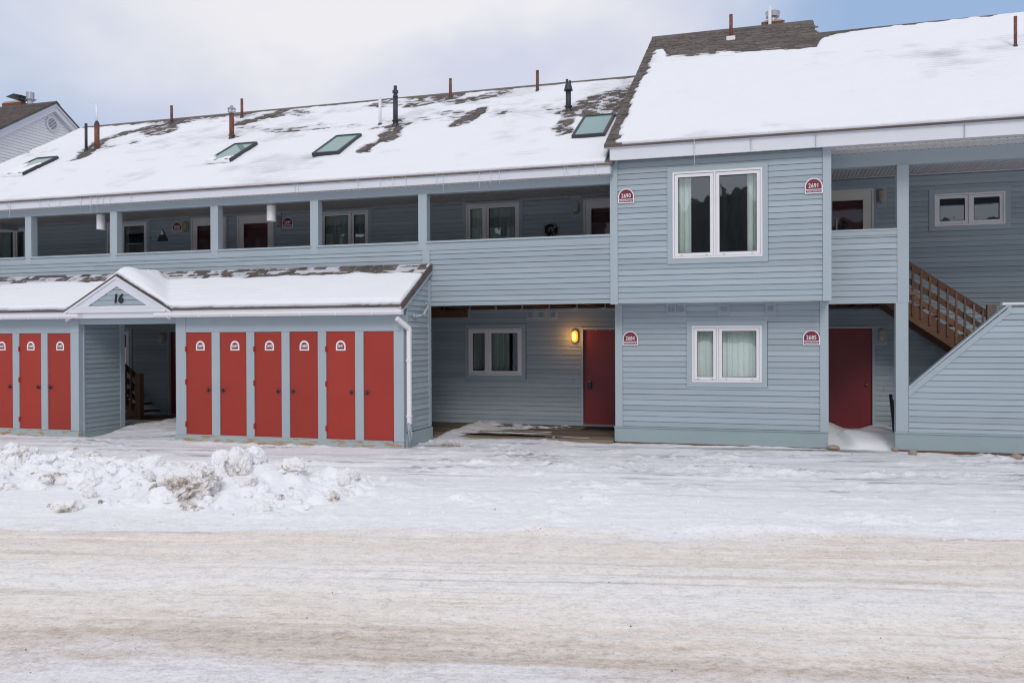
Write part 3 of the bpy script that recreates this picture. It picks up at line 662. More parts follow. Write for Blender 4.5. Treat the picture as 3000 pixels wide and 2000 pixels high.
gbk = MB().prism([(F2, 4.9), (26, 4.9), (20.56, 8.05)], 'x', XL, XL+.08); part('gable_wall', gbk, M['clap'], GB)

# bare-patch mask of a roof: 0 covered, 1 bare
def seg_mask(X, Y, segs):
    m = np.zeros_like(X)
    for (pts, wd, st) in segs:
        for (a, b) in zip(pts[:-1], pts[1:]):
            dx, dy = b[0]-a[0], b[1]-a[1]; L2 = dx*dx+dy*dy+1e-9
            t = np.clip(((X-a[0])*dx+(Y-a[1])*dy)/L2, 0, 1); d = np.hypot(X-a[0]-t*dx, Y-a[1]-t*dy)
            m = np.maximum(m, st*(1-sst(wd*.6, wd*1.7, d)))
    return m
LSEG = [([(-16.95, 17.65), (-17.1, 18.3), (-17.35, 18.9), (-17.1, 19.55), (-16.3, 19.95), (-15.85, 20.45)], .20, 1), ([(-19.3, 20.52), (-17.9, 20.45), (-15.7, 20.48)], .09, 1),
        ([(-16.6, 19.9), (-15.8, 19.45)], .36, .86), ([(-16.0, 20.2), (-15.8, 20.0)], .26, 1),
        ([(-14.85, 20.28), (-13.75, 20.42)], .10, .95), ([(-13.3, 19.5), (-12.72, 20.28)], .22, 1), ([(-11.6, 20.42), (-11.1, 20.44)], .07, 1),
        ([(-8.3, 16.72), (-8.16, 17.4), (-8.35, 18.1)], .18, 1), ([(-8.9, 18.1), (-8.1, 18.25)], .10, .9),
        ([(-8.45, 19.75), (-7.7, 20.25)], .26, .84), ([(-7.5, 20.38), (-8.6, 20.38)], .09, 1), ([(-7.2, 19.75), (-6.35, 20.2)], .22, .86), ([(-6.62, 17.95), (-6.4, 18.95)], .15, 1),
        ([(-4.05, 16.85), (-4.12, 18.3)], .16, .93), ([(-4.0, 18.5), (-3.2, 19.3)], .34, .86), ([(-3.6, 18.1), (-3.05, 18.9)], .38, .86), ([(-3.02, 17.7), (-3.0, 19.6)], .17, .95),
        ([(-12.77, 18.26), (-12.6, 18.35)], .10, 1), ([(-16.9, 18.2), (-17.25, 18.2)], .12, 1), ([(-4.3, 18.2), (-4.1, 18.25)], .13, 1)]
def lmask(X, Y):
    jx_ = (fbm(X*2.2, Y*2.2, 81, 3)-.5)*.5; jy_ = (fbm(X*2.2, Y*2.2, 91, 3)-.5)*.3
    m = seg_mask(X+jx_, Y+jy_, LSEG)
    m = np.maximum(m, sst(20.36, 20.44, Y+(fbm(X*3, Y*0, 83, 2)-.5)*.10))
    thin = .50*sst(.50, .74, fbm(X*.75+Y*.35, Y*1.3, 87, 4, .6))*sst(17.2, 19.0, Y)*(.6+.8*fbm(X*1.2, Y*14, 89, 2))
    m = np.maximum(m, thin)
    return np.clip(m+(fbm(X*6, Y*9, 85, 3)-.5)*.5*(m > .02), 0, 1)
def snow_t(m, X, Y, course, cover=.05, y0=15.1):
    """snow depth: deep where m=0, a film caught in the shingle joints at about .85, none at 1"""
    base = cover*(.70+.9*(fbm(X*.6, Y*.8, 95, 3)-.35)+.45*(fbm(X*2.2, Y*3.1, 97, 3)-.5))
    film = .0110+(fbm(X*7, Y*9, 99, 3)-.5)*.014
    bare = -.03
    t1 = sst(.03, .60, m); t2 = sst(.92, .99, m)
    return (base*(1-t1)+film*t1)*(1-t2)+bare*t2+(fbm(X*9, Y*22, 101, 2)-.5)*.006*(1-t1)-np.mod((Y-FA+.045)/.1109, 1)*.016*(1-t1)*sst(.34, .56, fbm(X*.5, Y*.7, 103, 3)*.8+.2*sst(16.5, 19, Y))
def shingles(roof, base, slope, x0, x1, y0, y1, maskf, seed, limit=300, clipf=None):
    """tabs of asphalt shingle wherever the roof is bare; the largest as parts, the rest joined"""
    r = random.Random(seed); cs = .128*math.cos(math.atan(slope)); nrm = Vector((0, -slope, 1)).normalized()
    cand = []; k = 0; y = y0
    while y < y1-.02:
        x = x0-(k*.17 % .31); 
        while x < x1:
            wd = r.choice((.16, .21, .28, .33)); a, b = max(x, x0), min(x+wd-.013, x1)
            if b-a > .05 and (clipf is None or clipf((a+b)/2, y)): cand.append((a, b, y, cs*.985, r.uniform(.006, .024)))
            x += wd
        k += 1; y += cs
    if not cand: return
    c = np.array([((a+b)/2, y+cs*.4) for a, b, y, _, _ in cand]); mk = maskf(c[:, 0], c[:, 1])
    sel = [(m, q) for m, q in zip(mk, cand) if m > .30]
    sel.sort(key=lambda s: -(s[0]*(s[1][1]-s[1][0])/(s[1][2]**1.0)))
    def add(mb, q, ox=0):
        a, b, y, d, th = q; zb = base(0, y); zt = base(0, y+d)
        mb.poly([(a-ox, y, zb+.001), (b-ox, y, zb+.001), (b-ox, y+d, zt+.001), (a-ox, y+d, zt+.001), (a-ox, y-.002, zb+th), (b-ox, y-.002, zb+th), (b-ox, y+d, zt+th*.62), (a-ox, y+d, zt+th*.62)],
                [(0, 3, 2, 1), (4, 5, 6, 7), (0, 1, 5, 4), (1, 2, 6, 5), (2, 3, 7, 6), (3, 0, 4, 7)])
    for m, q in sel[:limit]:
        mb = MB(); add(mb, q); part('shingle', mb, M['shingle'], roof)
    if len(sel) > limit:
        mb = MB()
        for m, q in sel[limit:]: add(mb, q)
        tag(part('shingle_courses', mb, M['shingle'], roof), kind='stuff')
def roof_snow(name, x0, x1, y0, y1, base, maskf, label, res=.035, cover=.05, ey=.02, extra=None, edge_t=.045):
    X, Y = np.meshgrid(np.arange(x0, x1+res/2, res), np.arange(y0, y1+res/2, res)); X = X.astype(float); Y = Y.astype(float)
    m = maskf(X, Y); T = snow_t(m, X, Y, None, cover)
    # rounded, slightly ragged front edge
    rag = (fbm(X*5, X*0, 111, 4, .65)-.42)*.16; e = Y-y0-.015-np.maximum(rag, 0)*ey*10
    T = T*sst(-.01, edge_t, e)+(-.012)*(1-sst(-.01, edge_t, e))
    B = base(X, Y)
    if extra: B = extra(X, Y, B)
    Z = B+T
    me = grid_mesh(name, X, Y, Z, M['roofsnow'], skirt=B-.012)
    at = me.attributes.new('depth', 'FLOAT', 'POINT'); v = np.full(len(me.vertices), .03, np.float32); v[:T.size] = T.ravel(); at.data.foreach_set('value', v)
    o = link(name, me); tag(o, label, 'snow', kind='stuff'); return o
shingles(rf, lroof, LS, XL-.1, -2.72, FA-.045, 20.5, lmask, 7)
def lm2(X, Y):
    m = lmask(X, Y)
    for (sx, sy0, sy1) in ((-12.16, 16.5, 17.58), (-9.44, 16.45, 17.58), (-3.72, 16.35, 17.58)):
        pass
    return m
roof_snow('roof_snow', XL-.1, -2.86, FA-.045, 20.46, lroof, lm2, 'snow blanket with bare streaks on the long low roof', cover=.055)

# roof furniture of the left wing
def pipe(parent, x, y, z0, z1, w, m, flash=True, name='vent_pipe'):
    mb = MB().tube((x, y, z0-.08), (x, y, z1), w/2, n=14); p = part(name, mb, M[m], parent, False)
    for pl in p.data.polygons: pl.use_smooth = len(pl.vertices) == 4
    if flash: part('flashing', MB().tube((x, y, z0-.06), (x, y, z0+.05), w/2+.035, w/2+.008, 14), M['dgrey'], p)
    return p
pipe(GB, -17.22, 18.27, 6.94, 7.66, .073, 'dgrey')
p = pipe(GB, -16.87, 18.27, 6.94, 7.62, .128, 'rust')
part('collar', MB().tube((-16.87, 18.27, 7.03), (-16.87, 18.27, 7.05), .085, n=14), M['rust'], p)
part('cap', MB().tube((-16.87, 18.27, 7.60), (-16.87, 18.27, 7.70), .072, .035, 14), M['dgrey'], p)
part('liner', MB().tube((-16.87, 18.27, 7.68), (-16.885, 18.27, 8.195), .027, n=12), M['gutter'], p, True)
for x, y, z, t in ((-16.01, 20.11, 8.0, 8.507), (-13.70, 20.05, 7.97, 8.486), (-7.67, 20.06, 7.97, 8.482), (-5.40, 20.01, 7.94, 8.456)): pipe(GB, x, y, z, t, .074, 'rust')
p = pipe(GB, -12.77, 18.26, 6.93, 7.58, .121, 'rust')
part('collar', MB().tube((-12.77, 18.26, 7.02), (-12.77, 18.26, 7.04), .085, n=14), M['rust'], p)
cp = MB().tube((-12.77, 18.26, 7.57), (-12.77, 18.26, 7.61), .075, .105, 14); cp.tube((-12.77, 18.26, 7.68), (-12.77, 18.26, 7.73), .115, .045, 14); cp.tube((-12.77, 18.26, 7.73), (-12.77, 18.26, 7.76), .035, n=10)
for k in range(6):
    t = k*math.pi/3; cp.tube((-12.77+.09*math.cos(t), 18.26+.09*math.sin(t), 7.60), (-12.77+.09*math.cos(t), 18.26+.09*math.sin(t), 7.69), .008, n=6)
part('cap', cp, M['steel'], p)
pipe(GB, -8.80, 18.38, 7.0, 7.664, .071, 'gutter')
p = pipe(GB, -8.36, 18.28, 6.94, 7.645, .114, 'dgrey')
part('collar', MB().tube((-8.36, 18.28, 7.04), (-8.36, 18.28, 7.06), .082, n=14), M['dgrey'], p)
c_ = MB().tube((-8.36, 18.28, 7.60), (-8.36, 18.28, 7.655), .065, .048, 14); c_.tube((-8.36, 18.28, 7.655), (-8.36, 18.28, 7.70), .036, n=12); c_.tube((-8.36, 18.28, 7.69), (-8.36, 18.28, 7.755), .069, n=14); c_.tube((-8.36, 18.28, 7.755), (-8.36, 18.28, 7.862), .040, n=12)
part('cap', c_, M['dgrey'], p)
p = pipe(GB, -4.23, 18.26, 6.93, 7.41, .117, 'dgrey')
part('collar', MB().tube((-4.23, 18.26, 7.03), (-4.23, 18.26, 7.05), .085, n=14), M['dgrey'], p)
c_ = MB().tube((-4.23, 18.26, 7.385), (-4.23, 18.26, 7.40), .098, n=16); c_.tube((-4.23, 18.26, 7.40), (-4.23, 18.26, 7.545), .096, .058, 16)
part('cap', c_, M['dgrey'], p)
part('outlet', MB().tube((-4.26, 18.26, 7.54), (-4.26, 18.26, 7.635), .028, n=10), M['dgrey'], p); part('outlet', MB().tube((-4.195, 18.26, 7.54), (-4.195, 18.26, 7.600), .028, n=10), M['dgrey'], p)
def skylight(x0, x1, y0, y1, frm, gl, label, snowy=None):
    nv = Vector((0, -LS, 1)).normalized()
    def q(x, y, h): b = Vector((x, y, lroof(0, y))); return tuple(b+nv*h)
    def slab(mb, a, b, c, d, h0, h1): mb.poly([q(a, c, h0), q(b, c, h0), q(b, d, h0), q(a, d, h0), q(a, c, h1), q(b, c, h1), q(b, d, h1), q(a, d, h1)], [(0, 3, 2, 1), (4, 5, 6, 7), (0, 1, 5, 4), (1, 2, 6, 5), (2, 3, 7, 6), (3, 0, 4, 7)])
    mb = MB(); w = .045; wy = .04
    slab(mb, x0, x0+w, y0, y1, -.02, .11); slab(mb, x1-w, x1, y0, y1, -.02, .11); slab(mb, x0+w, x1-w, y0, y0+wy, -.02, .108); slab(mb, x0+w, x1-w, y1-wy, y1, -.02, .115)
    s = part('skylight', mb, M[frm], GB); s['label'] = label
    mb = MB(); slab(mb, x0+w, x1-w, y0+wy, y1-wy, .06, .095); part('pane', mb, M[gl], s)
    if snowy:
        n = 26; mb = MB(); P0, P1 = [], []
        for i in range(n+1):
            a = x0+.01+(x1-x0-.02)*i/n; d = y0+(y1-y0)*max(.03, snowy+.16*math.sin(i*.31+1)+.05*math.sin(i*1.1)); h = .118+.012*math.sin(i*.5)
            P0 += [q(a, y0-.03, .04), q(a, y0-.02, h*.95), q(a, y0+(d-y0)*.7, h), q(a, d, .092)]
        mb.poly(P0, [(4*i+k, 4*i+4+k, 4*i+5+k, 4*i+1+k) for i in range(n) for k in range(3)])
        tag(part('snow_patch', mb, M['snow'], s), kind='stuff')
skylight(-18.22, -17.52, 16.62, 17.70, 'dgrey', 'skyglass', 'half snowed-in skylight near the far left end', snowy=.55)
skylight(-12.18, -11.55, 16.50, 17.56, 'dgrey', 'skyglass', 'skylight below the capped rusty pipe', snowy=.10)
skylight(-9.48, -8.84, 16.46, 17.55, 'dgrey', 'skyglass', 'skylight left of the white plastic pipe')
skylight(-3.72, -3.06, 16.36, 17.53, 'dgrey', 'skyglass', 'skylight beside the taller roof')

# ================================================================== APARTMENT BUILDING (right block)
AB = thing('apartment_building', 'taller blue-grey clapboard block with a jutting upper bay and white windows', 'building', (0.6, 17.5, 0))
RS = (9.53-5.447)/(21.66-15.13)
def rroof(X, Y): return 5.447+RS*(Y-FA)
RX = 8.5
# upper bay
bw = sheathing('wall', AB, F2, -2.76, .95, 2.615, 5.19, [(-1.665, -.138, 3.381, 4.907)])
claps(bw, F2, [(-2.644, .836)], 2.63, 5.17, 3.610+.004, [(-1.752, -.041, 3.292, 5.004)])
box('corner_board', M['trim'], AB, -2.784, -2.646, F2-.034, F2+.10, 2.592, 5.175)
box('corner_board', M['trim'], AB, .838, .974, F2-.034, F2+.10, 2.598, 5.175)
box('bottom_board', M['trimx'], AB, -2.644, .836, F2-.020, F2+.02, 2.606, 2.640)
box('side_wall', M['clap'], AB, -2.77, -2.68, F2+.10, WL-.02, 2.60, 5.30)
box('side_wall', M['clap'], AB, .88, .96, F2+.10, F1+.0, 2.60, 5.17)
box('bay_soffit', M['soffit'], AB, -2.70, .90, F2+.105, F1-.002, 2.618, 2.66)
window(AB, F2, -1.665, -.138, 3.381, 4.907, .475, casing=.092, curtain=[(.0, .20, 'curtain', 12), (.83, 1.0, 'curtain', 12)], seed=41, label='tall curtained window of the upper bay')
# lower bay
hl = [(-1.386, -.160, 1.174, 2.198)]
bl = sheathing('wall', AB, F1, -2.79, .95, .03, 2.617, hl)
claps(bl, F1, [(-2.662, .818)], .335, 2.615, 1.753, [(-1.477, -.060, 1.084, 2.290), (-1.849, -1.490, 2.395, 2.66), (-.918, -.713, 2.391, 2.66), (-.108, .090, 2.398, 2.66)])
box('corner_board', M['trim'], AB, -2.803, -2.664, F1-.032, F1+.10, .33, 2.616)
box('corner_board', M['trim'], AB, .820, .960, F1-.032, F1+.10, .33, 2.616)
box('side_wall', M['clap'], AB, -2.795, -2.70, F1+.10, WL-.02, 0, 2.61); box('side_wall', M['clap'], AB, .87, .955, F1+.10, WR-.02, 0, 2.61)
box('base_board', M['base'], AB, -2.815, .952, F1-.045, F1+.05, .045, .305); box('water_table', M['base'], AB, -2.822, .960, F1-.060, F1+.05, .307, .330)
box('sill_beam', M['stairwood'], AB, -2.78, .93, F1-.035, F1+.05, -.04, .043)
window(AB, F1, -1.386, -.160, 1.174, 2.198, .365, casing=.092, curtain=[(.0, 1.0, 'curtain', 10)], seed=44, label='ground-floor window with drawn pale curtains')
for bx0, bx1, xs in ((-1.849, -1.490, (-1.748, -1.583)), (-.918, -.713, (-.8145,)), (-.108, .090, (-.0105,))):
    box('vent_board', M['trimx'], AB, bx0, bx1, F1-.028, F1+.01, 2.395, 2.614)
    for x in xs:
        v = part('louvre_vent', frame_mb(x-.077, x+.077, 2.430, 2.586, F1-.050, F1-.0285, .017), M['trimx'], AB)
        part('inner_frame', frame_mb(x-.054, x+.054, 2.452, 2.564, F1-.047, F1-.0285, .008), M['trimx'], v)
        for k in range(3): part('slat', MB().prism([(F1-.046, 2.462+k*.033), (F1-.043, 2.462+k*.033), (F1-.0285, 2.490+k*.033), (F1-.031, 2.490+k*.033)], 'x', x-.046, x+.046), M['trimx'], v)
# recess on the right: two storeys of wall, door, storm door, small window
hr = [(1.123, 1.952, .10, 2.16)]
wr = sheathing('wall', AB, WR, .80, RX, -.05, 2.60, hr)
claps(wr, WR, [(.95, 5.2)], .09, 2.60, 1.111, [(1.0, 1.998, 0, 2.222), (2.0, 2.237, 1.81, 2.222)])
unit_door(AB, WR, 1.123, 1.952, .125, 2.159, 1.845, label='maroon front door half drifted in with snow')
hr2 = [(3.095, 4.339, 4.16, 4.79), (.98, 1.982, 2.78, 4.965)]
wr2 = sheathing('wall', AB, WR, .80, RX, 2.602, 5.22, hr2)
claps(wr2, WR, [(.95, 5.3)], 2.60, 5.19, 1.111, [(2.992, 4.427, 4.060, 4.884), (.9, 2.04, 2.7, 5.03), (2.04, 2.245, 4.56, 5.03)])
storm_door(AB, WR, .982, 1.982, 2.78, 4.965, 'stormbeige', glass_top=4.752, gx=(1.20, 1.784), label='beige storm door with snow tools leaning at it')
window(AB, WR, 3.095, 4.339, 4.16, 4.79, .5, casing=.096, seed=47, label='small high two-pane window above the stairs')
box('lamp_board', M['trimx'], AB, 2.045, 2.24, WR-.028, WR+.01, 4.565, 5.03)
box('lamp_board', M['trimx'], AB, 2.002, 2.235, WR-.029, WR+.01, 1.812, 2.220)
box('utility_plate', M['trimx'], AB, 2.16, 2.178, WR-.027, WR-.012, .90, .99)
# parapet, post, beam, ceiling
pr = part('parapet', MB().box(.962, 2.068, F1+.002, F1+.06, 2.57, 3.72), M['gap'], AB)
claps(pr, F1, [(.964, 2.066)], 2.585, 3.73, 2.585, ())
box('rail_cap', M['trim'], AB, .964, 2.066, F1-.024, F1+.14, 3.815, 3.847); box('rail_board', M['trimx'], AB, .964, 2.066, F1-.014, F1+.10, 3.735, 3.813)
box('bottom_board', M['trimx'], AB, .964, 2.066, F1-.020, F1+.03, 2.562, 2.592)
po = MB().box(2.070, 2.253, F1-.020, F1+.215, 2.57, 4.925); po.box(2.045, 2.243, F1-.018, F1+.20, .32, 2.568)
part('column', po, M['trim'], AB)
box('beam', M['trimx'], AB, .98, RX, F1-.004, F1+.17, 4.928, 5.162)
ce2 = box('ceiling', M['gap'], AB, .96, RX, F1+.10, WR-.002, 5.222, 5.25)
cb2 = MB().box(0, .060, F1+.172, WR-.013, 5.204, 5.220).mesh('ceiling_board', M['soffit'])
x = .98
while x < 5.6: link('ceiling_board', cb2, ce2, (x, 0, 0)); x += .0722
part('cornice_strip', MB().box(.97, 6.0, WR-.030, WR-.004, 5.192, 5.206), M['soffit'], AB)
jr = MB().box(.98, 2.3, WR-.045, WR-.012, 2.56, 2.70); part('ledger', jr, M['joist'], AB)
box('porch_floor', M['joist'], AB, .97, 2.4, F1+.07, WR-.014, 2.70, 2.77)
for x in (1.12, 1.55, 1.98): box('joist', M['joist'], AB, x-.019, x+.019, F1+.07, WR-.046, 2.575, 2.698)
# stair screen wall
SW = thing('stair_screen', 'blue-grey clapboard screen wall with a slanting top rail beside the wooden stairs', 'wall', (3.6, F1, 0))
s0, s1 = (2.245, 1.135), (3.745, 2.512)
sl_ = (s1[1]-s0[1])/(s1[0]-s0[0])
def top_at(x): return s0[1]+sl_*(x-s0[0]) if x < s1[0] else 2.512
wl_ = part('wall', MB().prism([(2.256, .05), (RX, .05), (RX, 2.48), (s1[0], 2.48), (2.256, top_at(2.256)-.04)], 'y', F1+.002, F1+.09), M['gap'], SW)
def clip_s(p, q, z):
    zz = z+EXP*.5
    if zz > top_at(p)-.09: p = max(p, s0[0]+(zz+.09-s0[1])/sl_)
    return p, q
claps(wl_, F1, [(2.248, 5.6)], .36, 2.47, 1.753, (), clip=clip_s)
nv = Vector((sl_, 0, -1)).normalized(); dv = Vector((1, 0, sl_)).normalized()
mb = MB(); mb.prism([(s0[0], s0[1]-.175), (s1[0]+.06, s1[1]-.105-.02), (s1[0]+.06, s1[1]-.02), (s0[0], s0[1]-.045)], 'y', F1-.030, F1+.02); part('rake_board', mb, M['trimx'], SW)
mb = MB(); mb.prism([(s0[0], s0[1]-.042), (s1[0], s1[1]-.042), (s1[0], s1[1]+.002), (s0[0], s0[1]+.002)], 'y', F1-.038, F1+.12); part('rake_cap', mb, M['trim'], SW)
mb = MB(); mb.box(s1[0]-.075, RX, F1-.04, F1+.12, 2.506, 2.545); part('rail_cap', mb, M['white'], SW)
part('corner_board', MB().box(s1[0]+.005, s1[0]+.062, F1-.021, F1+.02, 2.40, 2.504), M['trim'], SW)
part('base_board', MB().box(2.030, RX, F1-.045, F1+.05, .055, .33), M['base'], SW); part('water_table', MB().box(2.025, RX, F1-.060, F1+.05, .332, .356), M['base'], SW)
part('sill_beam', MB().box(2.08, RX, F1-.035, F1+.05, -.04, .053), M['stairwood'], SW)
# eave
mbw = MB().box(-2.752, RX, FA-.001, FA+.02, 5.149, 5.362); mbw.box(-2.752, -2.735, FA+.021, F2-.03, 5.149, 5.44)
part('fascia', mbw, M['white'], AB)
box('fascia_crown', M['white'], AB, -2.83, RX, FA-.032, FA+.02, 5.364, 5.432)
for x in (-.32, .72, 2.95): box('fascia_joint', M['trim'], AB, x, x+.0025, FA-.0335, FA-.0005, 5.151, 5.43)
so_ = MB(); x = -2.73
while x < .96: so_.box(x, x+.108, FA+.021, F2-.028, 5.176, 5.19); x += .118
x = .975
while x < 5.6: so_.box(x, x+.112, FA+.021, FA+.31, 5.168, 5.18); so_.box(x, x+.112, FA+.35, F1-.005, 5.164, 5.18); x += .118
so_.box(-2.73, 5.7, FA+.022, F2-.028, 5.184, 5.20); so_.box(.975, 5.7, F2-.028, F1-.005, 5.174, 5.20); so_.box(.98, 5.7, FA+.312, FA+.348, 5.152, 5.173)
part('soffit', so_, M['soffit'], AB)
sv = MB(); x = -2.6
while x < .95: sv.box(x-.011, x+.011, FA+.12, FA+.14, 5.1725, 5.1755); x += .118
x = 1.03
while x < 5.5: sv.box(x-.012, x+.012, FA+.27, FA+.29, 5.1645, 5.1675); sv.box(x-.012, x+.012, F1-.05, F1-.03, 5.1605, 5.1635); x += .118
tag(part('soffit_vents', sv, M['black'], AB), kind='stuff')
# roof: main plane with a taller part at the left
rm = MB()
rm.prism([(FA-.06, rroof(0, FA-.06)-.004), (20.56, rroof(0, 20.56)-.004), (20.56, rroof(0, 20.56)-.16), (FA+.03, rroof(0, FA+.03)-.09), (FA-.06, rroof(0, FA-.06)-.03)], 'x', .99, RX)
rm.prism([(FA-.06, rroof(0, FA-.06)-.004), (21.66, 9.53-.004), (21.66, 9.36), (FA+.03, rroof(0, FA+.03)-.09), (FA-.06, rroof(0, FA-.06)-.03)], 'x', -2.845, .988)
rm.prism([(21.66, 9.526), (26, 9.526-RS*4.34), (26, 9.3-RS*4.34), (21.66, 9.33)], 'x', -2.845, .988)
rm.prism([(20.56, rroof(0, 20.56)-.004), (26, rroof(0, 20.56)-RS*5.44), (26, rroof(0, 20.56)-.15-RS*5.44), (20.56, rroof(0, 20.56)-.15)], 'x', .99, RX)
rm = part('roof', rm, M['shingle'], AB)
part('gable_wall', MB().prism([(F2+.2, 5.1), (26, 5.1), (21.66, 9.2)], 'x', -2.79, -2.70), M['clap'], AB)
rk = MB().prism([(FA-.02, rroof(0, FA-.02)-.02), (21.66, 9.50), (21.66, 9.36), (FA+.10, rroof(0, FA+.10)-.15), (FA-.02, rroof(0, FA-.02)-.10)], 'x', -2.82, -2.791); part('rake_board', rk, M['white'], AB)
rc = MB(); x = -2.85
while x < .95: rc.prism([(21.50, rroof(0, 21.50)+.012), (21.66, 9.556), (21.80, 9.53-RS*.14+.012), (21.80, 9.53-RS*.14+.004), (21.66, 9.546), (21.50, rroof(0, 21.50)+.004)], 'x', x, min(x+.145, .992)); x += .147
part('ridge_cap', rc, M['shingle'], rm); rc = MB()
zz = rroof(0, 20.56); x = 1.0
while x < 5.6: rc.prism([(20.40, rroof(0, 20.40)+.012), (20.56, zz+.026), (20.70, zz-RS*.14+.012), (20.70, zz-RS*.14+.004), (20.56, zz+.016), (20.40, rroof(0, 20.40)+.004)], 'x', x, x+.145); x += .147
part('ridge_cap', rc, M['shingle'], rm)
def rmask(X, Y):
    X = np.asarray(X, float); Y = np.asarray(Y, float)
    n = (fbm(X*3, Y*3, 121, 3)-.5)*.25; cyq = np.floor((Y-15.07)/.1085)*.1085+15.07
    st = (fbm(X*1.6, cyq*40, 127, 2)-.5)*.34
    bnd = np.interp(X, [-2.84, -2.62, -2.45, -2.3, -1.6, -.8, -.2, .35, .6, .95, 1.05, 1.25, 1.6, 2.4, 9], [20.9, 20.8, 20.55, 19.9, 19.75, 19.78, 19.62, 19.6, 19.48, 19.5, 19.95, 20.25, 20.40, 20.52, 20.6])
    m = sst(-.10, .14, Y+n+st-bnd)
    rake = 1-sst(.0, .07, X+2.84-.17-.03*np.sin(Y*1.7)-(fbm(X*2, Y*11, 131, 3)-.5)*.20)
    return np.clip(np.maximum(m, rake), 0, 1)
shingles(rm, rroof, RS, -2.843, 1.9, FA-.055, 21.52, rmask, 17, clipf=lambda x, y: x < .985 or y < 20.4)
def rm_mask2(X, Y): return np.where((X > .985) & (Y > 20.5), 1.0, rmask(X, Y))
roof_snow('roof_snow', -2.84, 5.8, FA-.055, 20.50, rroof, rm_mask2, 'smooth deep snow on the tall right-hand roof', cover=.06)
pk = pipe(AB, -.89, 20.86, 9.03, 9.60, .082, 'rust', flash=False)
part('flashing', MB().box(-.99, -.79, 20.74, 20.95, 8.95, 9.06), M['gutter'], pk)
pipe(AB, 4.46, 18.36, 7.47, 8.063, .060, 'rust')
# chimney behind the ridge
ch = part('chimney', MB().box(-.21, .335, 22.22, 22.75, 8.9, 9.795), M['mortar'], AB)
for r_ in range(4):
    z = 9.47+r_*.085; off = .07 if r_ % 2 else 0; x = -.215
    while x < .33:
        x2 = min(x+.14-(off if x < -.2 else 0), .34)
        if x2-x > .03: part('brick', MB().box(x, x2, 22.205, 22.30, z, z+.073), M['brick'], ch)
        x = x2+.012
part('crown', MB().prism([(-.215, 9.806), (.34, 9.806), (.21, 9.85), (-.10, 9.85)], 'y', 22.20, 22.76), M['mortar'], ch)
part('flue', MB().box(-.098, .207, 22.30, 22.62, 9.83, 9.885), M['brick'], ch)
st_ = MB().tube((.055, 22.45, 9.88), (.055, 22.45, 10.0), .10, n=16); st_.tube((.055, 22.45, 9.99), (.055, 22.45, 10.12), .165, .175, 14); st_.tube((.055, 22.45, 10.115), (.055, 22.45, 10.13), .18, .15, 14)
part('cowl', st_, M['steel'], ch)
pipe(AB, -.012, 22.1, 9.3, 10.148, .078, 'gutter', flash=False)

# ================================================================== LOCKER SHED
LSH = thing('locker_shed', 'low blue-grey locker shed with a row of red doors and a gabled passage', 'shed', (-12, 14.6, 0))
shs = (3.43-2.61)/(15.33-13.9)
def sroof(X, Y): return 2.61+shs*(Y-13.9)
locks = [(-15.713, -15.164, '2681', -15.467, 'r'), (-14.996, -14.418, '2688', -14.701, 'r'), (-14.256, -13.665, '2683', -13.944, 'l'),
         (-10.889, -10.30, '2689', -10.567, 'r'), (-10.122, -9.53, '2684', -9.792, 'l'), (-9.362, -8.77, '2690', -9.039, 'r'),
         (-8.603, -8.008, '2685', -8.298, 'l'), (-7.839, -7.247, '2691', -7.545, 'r'), (-7.081, -6.479, None, 0, 'l')]
for (a, b, num, nx, side) in locks:
    d = part('locker_door', MB().box(a+.004, b-.004, SH-.002, SH+.04, .150, 2.118), M['reddoor'], LSH)
    d['label'] = ('red locker door with the number plate '+num) if num else 'red locker door with no number plate'
    kx = b-.075 if side == 'r' else a+.075
    knob(d, kx, 1.017, SH-.002, 'knob', .030)
    hx = a-.004 if side == 'r' else b+.004
    if side == 'r':
        for z in (.34, 1.16, 1.80): part('hinge', MB().box(hx-.016, hx+.014, SH-.026, SH-.004, z-.05, z+.05), M['reddoor'], d)
    if num:
        pl = part('number_plate', MB().prism(arch(.195, .185, cz=1.773, x=nx), 'y', SH-.008, SH-.0025), M['signwhite'], d)
        mi = MB().prism(arch(.138, .122, cz=1.800, x=nx), 'y', SH-.011, SH-.0085); part('plate_field', mi, M['signred'], d)
        put_text(d, num, .078, nx, SH-.0125, 1.855, M['signwhite'], bold=.0012, sx=.80)
# frame between the doors
posts = [(-15.164, -14.996), (-14.418, -14.256), (-13.665, -13.460), (-11.118, -10.889), (-10.30, -10.122), (-9.53, -9.362), (-8.77, -8.603), (-8.008, -7.839), (-7.247, -7.081), (-6.479, -6.288)]
for a, b in posts: box('jamb', M['trim'], LSH, a, b, SH-.022, SH+.09, .135, 2.122)
box('jamb', M['trim'], LSH, -16.4, -15.713, SH-.022, SH+.09, .135, 2.122)
for a, b in ((-16.4, -13.665), (-10.889, -6.479)): box('header_board', M['trimx'], LSH, a, b, SH-.016, SH+.09, 2.124, 2.41)
for a, b in ((-13.663, -13.46), (-11.118, -10.891), (-6.477, -6.288)): box('corner_board', M['trim'], LSH, a, b, SH-.023, SH+.09, 2.124, 2.41)
box('lintel', M['trimx'], LSH, -13.458, -11.120, SH-.014, SH+.10, 2.297, 2.41)
for a, b in ((-16.4, -13.455), (-11.13, -6.288)):
    box('base_board', M['peel'], LSH, a, b, SH-.035, SH+.09, -.02, .132)
    box('threshold', M['trim'], LSH, a+.22, b-.22, SH-.028, SH+.0, .1335, .148)
box('back_wall', M['joist'], LSH, -16.4, -13.47, SH+.5, SH+.56, -.02, 2.5); box('back_wall', M['joist'], LSH, -11.1, -6.32, SH+.5, SH+.56, -.02, 2.5)
